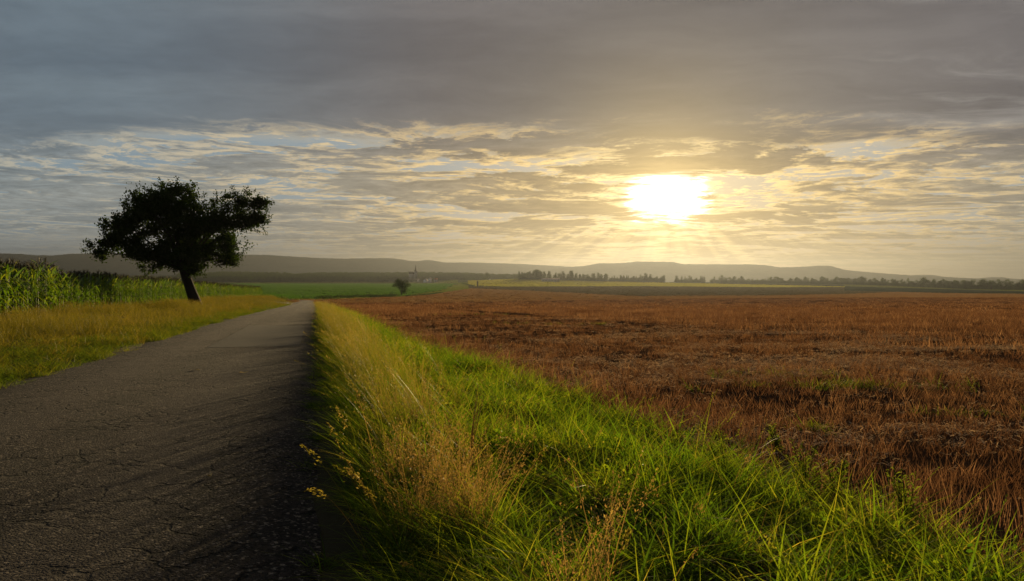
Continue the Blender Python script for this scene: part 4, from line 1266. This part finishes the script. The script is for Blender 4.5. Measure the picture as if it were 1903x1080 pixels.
# wooded rise: a mass of trees that nobody could count
n = 5200
wpx = 330 + 650 * rng.random(n); wd = 1840 + 800 * rng.random(n) ** 1.2
wd = np.where((wpx > 768) & (wpx < 822) & (wd < 1900), wd + 110, wd)
wxx = (wpx - 951.5) / FPX * wd
ridge = np.interp(wpx, [330, 360, 396, 431, 460, 485, 521, 548, 583, 628, 655, 700, 740, 775, 781, 812, 830, 848, 883, 919, 950, 964, 985], [507, 507, 505, 500, 499, 501, 504, 508, 505, 504, 502, 503, 504, 505, 499, 497, 501, 500, 504, 506, 502, 501, 506])
zz = H(wxx, wd)
maxz = EYE + (518 - ridge) / FPX * wd                      # height of the skyline that the wood makes
sclw = np.clip((maxz - zz) / 14.5, 0.25, 1.15) * (0.85 + 0.3 * rng.random(n))
wood_forms = []
for k in range(4):
    cm = FORMS["round" if k % 2 else "mixed"][k][0]
    wood_forms.append(bpy.data.objects.new("wood_form", cm))
scatter("forest", wood_forms, wxx, wd, zz - 1.5, sclw, tilt=0.0, label="dense hazy wood on the low rise behind the village")

# the small tree standing at the edge of the green field
gx, gy, gz = ground_at(746, 549, 150, 900)
so = empty("field_tree", (gx, gy, gz), 0.2)
k_ = gy / FPX
def q3(px, py, rx, ry): return ((px - 746) * k_, 0.0, (549 - py) * k_, rx * k_, rx * k_ * 0.9, ry * k_)
Vv, R2 = crown_mb([q3(743, 527, 11, 6), q3(741, 522, 7, 4.5), q3(754, 524, 5, 5), q3(759, 530, 5, 4), q3(732, 531, 4, 3.2), q3(749, 536, 9, 7), q3(750, 542, 7, 5), q3(746, 531, 12, 6)], 4200, 0.16, 5)
link(bpy.data.objects.new("crown", mesh_np("crown", Vv, np.arange(len(Vv)).reshape(-1, 4), None, M["apple_leaf"], {"rnd": R2})), so)["kind"] = "stuff"
mb = MB(); mb.tube([(0, 0, -0.3), (0.05, 0, 1.2), (0.3, 0, 3.4), (0.1, 0, 5.5)], [0.34, 0.26, 0.2, 0.06], 8); mb.obj("trunk", M["bark"], so)
tag(so, "small dark lone tree standing at the lower edge of the green field", "tree")


def hedge(name, pts, height, width, label):
    """low line of rough growth along ground points"""
    r = np.random.default_rng(len(pts) * 7 + int(height * 100)); Vv = []; R2 = []
    for (x0, y0), (x1, y1) in zip(pts[:-1], pts[1:]):
        L_ = math.hypot(x1 - x0, y1 - y0); m_ = int(L_ * 60)
        t = r.random(m_); x = x0 + (x1 - x0) * t + r.normal(size=m_) * width * 0.4; y = y0 + (y1 - y0) * t + r.normal(size=m_) * width * 0.4
        z = H(x, y) + height * r.random(m_) * (0.55 + 0.6 * fbm(x * 0.3, y * 0.3, 5))
        c = np.stack([x, y, z], -1); ax = r.normal(size=(m_, 3)); ax /= np.linalg.norm(ax, axis=1, keepdims=True)
        sd = np.cross(ax, r.normal(size=(m_, 3))); sd /= np.linalg.norm(sd, axis=1, keepdims=True)
        l_ = 0.14 * (0.6 + 0.8 * r.random(m_))[:, None]
        Vv.append(np.stack([c - ax * l_, c + sd * l_ * .7, c + ax * l_, c - sd * l_ * .7], 1).reshape(-1, 3)); R2.append(np.repeat(r.random(m_), 4))
    Vv = np.concatenate(Vv)
    o = link(bpy.data.objects.new(name, mesh_np(name, Vv, np.arange(len(Vv)).reshape(-1, 4), None, M["far_leaf"], {"rnd": np.concatenate(R2)})))
    tag(o, label, "hedge")


hp = [ground_at(px, py, 150, 900)[:2] for px, py in ((590, 556), (640, 554.5), (700, 553), (738, 551.5))]
hedge("hedge", hp, 1.5, 1.6, "low dark hedge along the near edge of the green field")
hp = [ground_at(px, py, 150, 1200)[:2] for px, py in ((755, 551.2), (790, 548.5), (822, 544.3))]
hedge("hedge", hp, 0.7, 1.0, "thin dark strip of growth right of the small field tree")

hp = [ground_at(px, py, 500, 1300)[:2] for px, py in ((859, 527.4), (868, 529.4), (881, 532.2))]
hedge("hedge", hp, 1.6, 1.6, "dark strip of rough growth running down to the narrow tower")

# ------------------------------------------------------------------ village
def house(px, py, w, dpt, h, roof_h, wall, roof, label, rz=0.0, name="house", windows=2, dmin=1300, d=None):
    ds = np.linspace(1250, 2300, 800); u_ = (px - 951.5) / FPX
    d = d or float(ds[np.argmax(proj(u_ * ds, ds, H(u_ * ds, ds))[1] <= py)])
    x = u_ * d
    o = empty(name, (x, d, float(H(x, d))), rz)
    zlow = -1.0
    mb = MB(); mb.box((-w / 2, -dpt / 2, min(zlow, -0.4)), (w / 2, dpt / 2, h)); mb.add([(-w / 2, -dpt / 2, h), (-w / 2, dpt / 2, h), (-w / 2, 0, h + roof_h), (w / 2, -dpt / 2, h), (w / 2, dpt / 2, h), (w / 2, 0, h + roof_h)], (), [(0, 2, 1), (3, 4, 5)])
    mb.obj("wall", wall, o)
    mb = MB(); e = 0.5
    for sg in (-1, 1):
        y0 = sg * (dpt / 2 + e); z0 = h - e * roof_h / (dpt / 2)
        P8 = [(-w / 2 - e, y0, z0 + 0.02), (w / 2 + e, y0, z0 + 0.02), (w / 2 + e, 0, h + roof_h + 0.02), (-w / 2 - e, 0, h + roof_h + 0.02)]
        P8 += [(a, b, c + 0.25) for a, b, c in P8]
        mb.add(P8, [(0, 1, 2, 3), (4, 5, 6, 7), (0, 1, 5, 4), (1, 2, 6, 5), (2, 3, 7, 6), (3, 0, 4, 7)])
    ro = mb.obj("roof", roof, o)
    mb = MB(); mb.box((w * 0.2, -0.3, h + roof_h * 0.6), (w * 0.2 + 0.7, 0.4, h + roof_h + 1.0)); mb.obj("chimney", wall, ro)
    for k in range(windows):
        xx = -w / 2 + w * (k + 0.5) / windows
        mb = MB(); mb.box((xx - 0.55, -dpt / 2 - 0.05, h * 0.35), (xx + 0.55, -dpt / 2 + 0.05, h * 0.35 + 1.3)); mb.obj("window", M["window"], o)
    tag(o, label, "house")
    return o


house(791, 525.2, 7, 8, 5.0, 3.2, M["wall_white"], M["roof_grey"], "bright white gabled house below the church village", 0.9)
house(799, 524.6, 5, 7, 7.5, 2.8, M["wall_white"], M["roof_grey"], "small white house just behind the bright gabled house", 0.7)
house(798, 525.4, 4.5, 6, 3.6, 2.0, M["wall_white"], M["roof_grey"], "low white house front right of the bright gabled house", -0.5)
house(777, 524.6, 4.5, 6, 6.0, 1.8, M["wall_white"], M["roof_grey"], "little white building under the church spire", 0.1)
house(786, 517.8, 22, 12, 4.0, 3.0, M["wall_grey"], M["roof_grey"], "long grey roofed barn across the village", 0.0, "barn", 5)
house(810, 524.6, 7, 8, 5.5, 3.2, M["wall_grey"], M["roof_red"], "grey house right of the white houses", 0.3)
house(614, 519, 4, 6, 4.5, 2.4, M["wall_white"], M["roof_red"], "pale house half hidden by the trees left of the village", 0.2)
house(622, 521, 6, 7, 4.0, 2.5, M["wall_grey"], M["roof_red"], "low grey house beside the pale house left of the village", -0.2)
house(909, 520.6, 5, 5, 2.0, 1.4, M["wall_white"], M["roof_grey"], "tiny white building at the edge of the yellow field", 0.2)
house(1023, 519.0, 30, 12, 2.6, 2.0, M["wall_grey"], M["roof_grey"], "long grey farm shed before the row of slender trees", 0.0, "farm_shed", 6)

# church: nave and tower with a pointed spire
d = 1800; k_ = d / FPX
ch = empty("church", ((772.5 - 951.5) / FPX * d, d, EYE + (518 - 514) / FPX * d), 0.2)
mb = MB(); mb.box((-3.4, -3.4, -8), (3.4, 3.4, 12.5)); mb.obj("tower", M["wall_grey"], ch)
mb = MB()
prof = [(4.3, 12.4), (3.2, 14.0), (2.0, 15.6), (1.7, 18.5), (1.2, 21.0), (0.5, 26.0), (0.05, 30.5)]
Vv = [(r * math.cos(a), r * math.sin(a), z) for r, z in prof for a in np.linspace(0, 2 * math.pi, 9)[:-1]]
mb.add(Vv, [(i * 8 + k, i * 8 + (k + 1) % 8, (i + 1) * 8 + (k + 1) % 8, (i + 1) * 8 + k) for i in range(len(prof) - 1) for k in range(8)]); mb.obj("spire", M["slate"], ch)
mb = MB(); mb.box((-16, -4.5, -8), (-3.45, 4.5, 6.5)); mb.obj("nave", M["wall_grey"], ch)
mb = MB(); mb.add([(-16.5, -5, 6.3), (-3.5, -5, 6.3), (-3.5, 0, 11.5), (-16.5, 0, 11.5), (-16.5, 5, 6.3), (-3.5, 5, 6.3)], [(0, 1, 2, 3), (3, 2, 5, 4)], [(0, 3, 4), (1, 5, 2)]); mb.obj("roof", M["slate"], ch)
for xx in (-1.2, 1.2):
    mb = MB(); mb.box((xx - 0.5, -3.46, 9), (xx + 0.5, -3.3, 11)); mb.obj("window", M["window"], ch)
tag(ch, "church with a dark pointed spire rising above the village trees", "church")

# narrow dark tower at the corner of the fields
gx, gy, gz = ground_at(887.5, 532.6, 500, 1180)
k_ = gy / FPX
tw = empty("tower", (gx, gy, gz), 0.15)
w2 = 1.35 * k_; hh = 9.2 * k_
mb = MB(); mb.box((-w2, -w2, -0.5), (w2, w2, hh)); mb.obj("wall", M["tower_wall"], tw)
mb = MB(); mb.add([(-w2 - .25, -w2 - .25, hh + .01), (w2 + .25, -w2 - .25, hh + .01), (w2 + .25, w2 + .25, hh + .01), (-w2 - .25, w2 + .25, hh + .01), (0, 0, hh + 0.9)], [(0, 3, 2, 1)], [(0, 1, 4), (1, 2, 4), (2, 3, 4), (3, 0, 4)]); mb.obj("roof", M["tower_wall"], tw)
mb = MB(); mb.box((-0.5, -w2 - 0.05, -0.3), (0.5, -w2 + 0.05, 1.9)); mb.obj("door", M["bark"], tw)
tag(tw, "narrow dark tower standing at the corner where the fields meet", "tower")
for px, py, h_, lab in ((893, 532, 1.4, "low bush right beside the dark tower"), (897, 532, 1.7, "taller low bush second from the dark tower"), (904, 532.3, 1.2, "small isolated bush right of the dark tower")):
    bx, by, bz = ground_at(px, py + 0.4, 500, 1180)
    o = empty("bush", (bx, by, bz)); Vv, R2 = crown_mb([(0, 0, h_ * 0.5, h_ * 0.8, h_ * 0.8, h_ * 0.6), (h_ * .5, 0, h_ * 0.4, h_ * 0.5, h_ * 0.5, h_ * 0.5)], 160, 0.2, int(px))
    link(bpy.data.objects.new("foliage", mesh_np("foliage", Vv, np.arange(len(Vv)).reshape(-1, 4), None, M["far_leaf"], {"rnd": R2})), o)
    mb = MB(); mb.tube([(0, 0, -0.2), (0, 0, h_ * 0.6)], [0.06, 0.03], 5); mb.obj("stem", M["bark"], o)
    tag(o, lab, "bush")


# ------------------------------------------------------------------ hills on the horizon
def hills(name, pts, d, depth, mat, seed):
    p = np.array(pts, float)
    px = np.linspace(p[0, 0], p[-1, 0], 420)
    top = np.interp(px, p[:, 0], p[:, 1])
    ker = np.array([1, 2, 3, 2, 1.0]); ker /= ker.sum()
    top = np.convolve(np.pad(top, 2, mode="edge"), ker, "valid")
    prof = np.array([-1, -0.8, -0.6, -0.4, -0.2, 0, 0.25, 0.5, 1.0])
    shape = np.array([0.0, 0.14, 0.36, 0.62, 0.87, 1.0, 0.88, 0.6, 0.0])
    u = (px - 951.5) / FPX
    hz_ = EYE + (518 - top) / FPX * d
    base = -45.0
    dd = d + prof * depth
    Xg = u[:, None] * (d + prof[None, :] * depth * 0.999)
    Yg = np.repeat(dd[None, :], len(px), 0)
    n1 = fbm(Xg / 420.0 + 50, Yg / 420.0, seed, 4) - 0.5
    Zg = base + (hz_[:, None] - base) * shape[None, :] + n1 * 36 * (shape * (1 - shape) * 4)[None, :]
    Zg = Zg + (rng.random(Zg.shape) - 0.5) * 2.5 * (prof == 0)[None, :]
    ii = np.arange(Xg.size).reshape(Xg.shape)
    QQ = np.stack([ii[:-1, :-1], ii[1:, :-1], ii[1:, 1:], ii[:-1, 1:]], -1).reshape(-1, 4)
    o = link(bpy.data.objects.new(name, mesh_np(name, np.stack([Xg, Yg, Zg], -1).reshape(-1, 3), QQ, None, mat, None, True)))
    tag(o, kind="structure")


hills("hills", [(-500, 486), (-200, 478), (0, 471), (40, 472), (72, 475), (82, 473.5), (92, 475.5), (110, 474), (130, 471.5), (180, 471), (300, 471), (450, 473), (500, 474), (545, 477), (600, 480), (640, 481), (690, 480), (722, 479.5), (745, 482), (770, 486), (780, 485), (792, 483), (805, 484), (825, 488), (880, 488), (930, 489.5), (985, 491.5), (1020, 493.5), (1080, 497), (1150, 505), (1300, 515)], 5600, 1500, M["hill"], 3)
hills("hills", [(880, 520), (980, 507), (1060, 496), (1090, 494), (1112, 489.5), (1140, 489.5), (1158, 489), (1180, 486.5), (1205, 486), (1222, 486.8), (1250, 486.5), (1268, 491), (1340, 491.5), (1400, 491.5), (1425, 493), (1448, 497), (1500, 495.5), (1520, 493.8), (1543, 494), (1556, 498), (1572, 502), (1640, 508), (1690, 511.5), (1800, 517), (2000, 526)], 5000, 1300, M["hill"], 8)
hills("hills", [(1600, 524), (1680, 513), (1715, 510.5), (1735, 511), (1757, 515), (1800, 519), (1822, 517), (1840, 515.3), (1864, 515.2), (1880, 518), (1920, 520), (2050, 514), (2300, 512)], 6400, 1200, M["hill"], 13)

# ------------------------------------------------------------------ single plants and small things in the near ground
def seed_stalk(px0, py0, d0, px1, py1, rise, label, n_sp=44):
    """tall grass stalk rooted in the verge whose seed head droops out over the road"""
    x0, y0 = (px0 - 951.5) / FPX * d0, d0
    z0 = float(H(x0, y0))
    d1 = d0 - 0.05
    c_, s2 = math.cos(PITCH), math.sin(PITCH)
    up = (540 - py1) / FPX * d1
    tip = Vector(((px1 - 951.5) / FPX * d1, d1, EYE + up - d1 * math.tan(PITCH)))
    o = empty("grass_stalk", (x0, y0, z0))
    root = Vector((x0, y0, z0 - 0.03)); mid = root.lerp(tip, 0.55) + Vector((0, 0, rise))
    P_ = []
    for t in np.linspace(0, 1, 9):
        P_.append(root * (1 - t) ** 2 + mid * 2 * t * (1 - t) + tip * t * t - o.location)
    mb = MB(); mb.tube([tuple(p) for p in P_], list(np.linspace(0.0022, 0.0009, 9)), 5, r=0.75); mb.obj("stem", M["dry_grass"], o)
    hd = MB()
    for k in range(n_sp):
        t = 0.72 + 0.28 * k / n_sp
        p = root * (1 - t) ** 2 + mid * 2 * t * (1 - t) + tip * t * t - o.location
        q = Vector((rng.normal(), rng.normal(), rng.normal() - 0.3)) * 0.009 * (1.25 - (k / n_sp))
        axv = (tip - mid).normalized() * 0.8 + Vector(rng.normal(size=3)) * 0.35; axv.normalize()
        sd = axv.cross(Vector(rng.normal(size=3))).normalized(); l_ = 0.008 + 0.004 * rng.random(); c0 = p + q
        hd.add([tuple(c0 - axv * l_), tuple(c0 + sd * l_ * .32), tuple(c0 + axv * l_), tuple(c0 - sd * l_ * .32)], [(0, 1, 2, 3)], r=0.8 + 0.2 * rng.random())
    hd.obj("seed_head", M["dry_grass"], o)
    tag(o, label, "grass stalk", "tall seeding grass stalks leaning over the road")


seed_stalk(700, 905, 3.7, 558, 828, 0.20, "arching grass stalk whose pale seed head reaches farthest out over the road")
seed_stalk(705, 985, 3.6, 567, 912, 0.22, "thin bare looking grass stalk bent low over the tarmac below the pale seed head")
seed_stalk(760, 960, 3.6, 668, 905, 0.16, "grass stalk with a thick reddish seed head in front of the brown seeding plants", 90)
seed_stalk(690, 850, 4.3, 606, 785, 0.12, "grass stalk with small seed head halfway up the road edge")
seed_stalk(700, 800, 4.8, 624, 755, 0.10, "slim grass stalk with a light seed head near the green tufts", 36)
seed_stalk(720, 745, 6.0, 640, 694, 0.10, "straight grass stalk leaning left high up the road edge", 30)
seed_stalk(720, 880, 4.0, 616, 866, 0.18, "short arching grass stalk between the two low stalks over the road", 36)
seed_stalk(740, 930, 3.7, 640, 870, 0.16, "bushy grass stalk beside the reddish seed head", 70)
seed_stalk(830, 1060, 3.1, 740, 1050, 0.14, "grass stalk arching over the dark shade at the bottom of the verge", 30)
seed_stalk(1120, 1040, 2.9, 1170, 985, 0.10, "grass stalk with a brown seed head bending right in the near green grass", 60)
seed_stalk(1080, 1000, 3.1, 1150, 938, 0.10, "grass stalk with a pale seed head standing in the shaded green grass", 60)


def weed(px, py, d, h, label, brown=False):
    x, y = (px - 951.5) / FPX * d, d
    o = empty("weed_plant", (x, y, float(H(x, y))))
    st = MB(); lf = MB(); mat = M["brown"] if brown else M["weed"]
    for k in range(7):
        an = rng.random() * 6.283; ln = 0.12 + 0.25 * rng.random(); hh = h * (0.6 + 0.45 * rng.random())
        pts = [Vector((0.02 * math.cos(an), 0.02 * math.sin(an), -0.03)), Vector((ln * .4 * math.cos(an) * h, ln * .4 * math.sin(an) * h, hh * .5)), Vector((ln * math.cos(an) * h, ln * math.sin(an) * h, hh))]
        st.tube([tuple(p) for p in pts], [0.005, 0.004, 0.0015], 5, r=0.7)
        for q in range(26):
            t = 0.12 + 0.88 * q / 26; p = pts[0] * (1 - t) ** 2 + pts[1] * 2 * t * (1 - t) + pts[2] * t * t
            a2 = rng.random() * 6.283; L = (0.085 * (1.1 - t) + 0.022) * (0.7 + 0.6 * rng.random()) * (0.4 if brown else 1)
            axv = Vector((math.cos(a2), math.sin(a2), 0.7 + 0.5 * rng.random())).normalized(); sd = axv.cross(Vector(rng.normal(size=3))).normalized() * L * 0.09
            m_ = p + axv * L * .55; e = p + axv * L + Vector((0, 0, -L * .25))
            lf.add([tuple(p - sd * .3), tuple(m_ - sd), tuple(e), tuple(m_ + sd)], [(0, 1, 2, 3)], r=rng.random())
    st.obj("stem", mat, o); lf.obj("foliage", mat, o)
    o.children[1]["kind"] = "stuff"
    tag(o, label, "weed")


weed(1500, 0, 5.2, 0.42, "tall green weed at the stubble edge left of its shorter neighbour")
weed(1552, 0, 4.9, 0.34, "shorter green weed right beside the tall weed at the stubble edge")
weed(1690, 0, 4.4, 0.40, "yellowish thin weed rising from the brown stubble near the grass edge")
weed(1450, 0, 6.4, 0.30, "small green weed behind the tall weed in the stubble")
weed(868, 0, 5.1, 0.62, "dried brown weed standing dark in the green verge", True)
weed(1335, 0, 5.8, 0.3, "low green weed at the stubble edge above the lush verge")


def fallen_leaf(px, py, label, size=0.07):
    x, y, z = ground_at(px, py)
    s0, a0 = [float(q) for q in sa(x, y)]
    mb = MB(); w = size
    mb.add([(-w, 0, 0.012), (-w * .4, w * .45, 0.02), (w * .4, w * .42, 0.012), (w, 0, 0.03), (w * .4, -w * .42, 0.02), (-w * .4, -w * .45, 0.008), (0, 0, 0.004)], (), [(6, 0, 1), (6, 1, 2), (6, 2, 3), (6, 3, 4), (6, 4, 5), (6, 5, 0)], r=rng.random())
    o = mb.obj("fallen_leaf", M["yellow_leaf"]); o.location = (x, y, road_z(s0, a0) + 0.003); o.rotation_euler = (0.1, 0.1, rng.random() * 6)
    tag(o, label, "leaf", "yellow leaves fallen on the road")


fallen_leaf(365, 695, "pale yellow fallen leaf lying on the road nearer its left side", 0.09)
fallen_leaf(452, 700, "pale yellow fallen leaf lying on the road nearer its middle", 0.09)
fallen_leaf(388, 900, "dull fallen leaf lying on the cracked tarmac close to the camera", 0.035)

# ------------------------------------------------------------------ air
hz_m = bpy.data.materials.new("haze_air"); hz_m.use_nodes = True
t = NT(hz_m.node_tree)
pv = t.new("ShaderNodeVolumePrincipled")
pv.inputs["Color"].default_value = (0.086, 0.095, 0.110, 1)
pv.inputs["Density"].default_value = 0.00013
pv.inputs["Anisotropy"].default_value = 0.68
o_ = t.new("ShaderNodeOutputMaterial"); t.l.new(pv.outputs[0], o_.inputs["Volume"])
mb = MB(); mb.box((-9800, -9700, -62), (9800, 9700, 225))
hz_o = mb.obj("haze", hz_m)
tag(hz_o, kind="stuff")
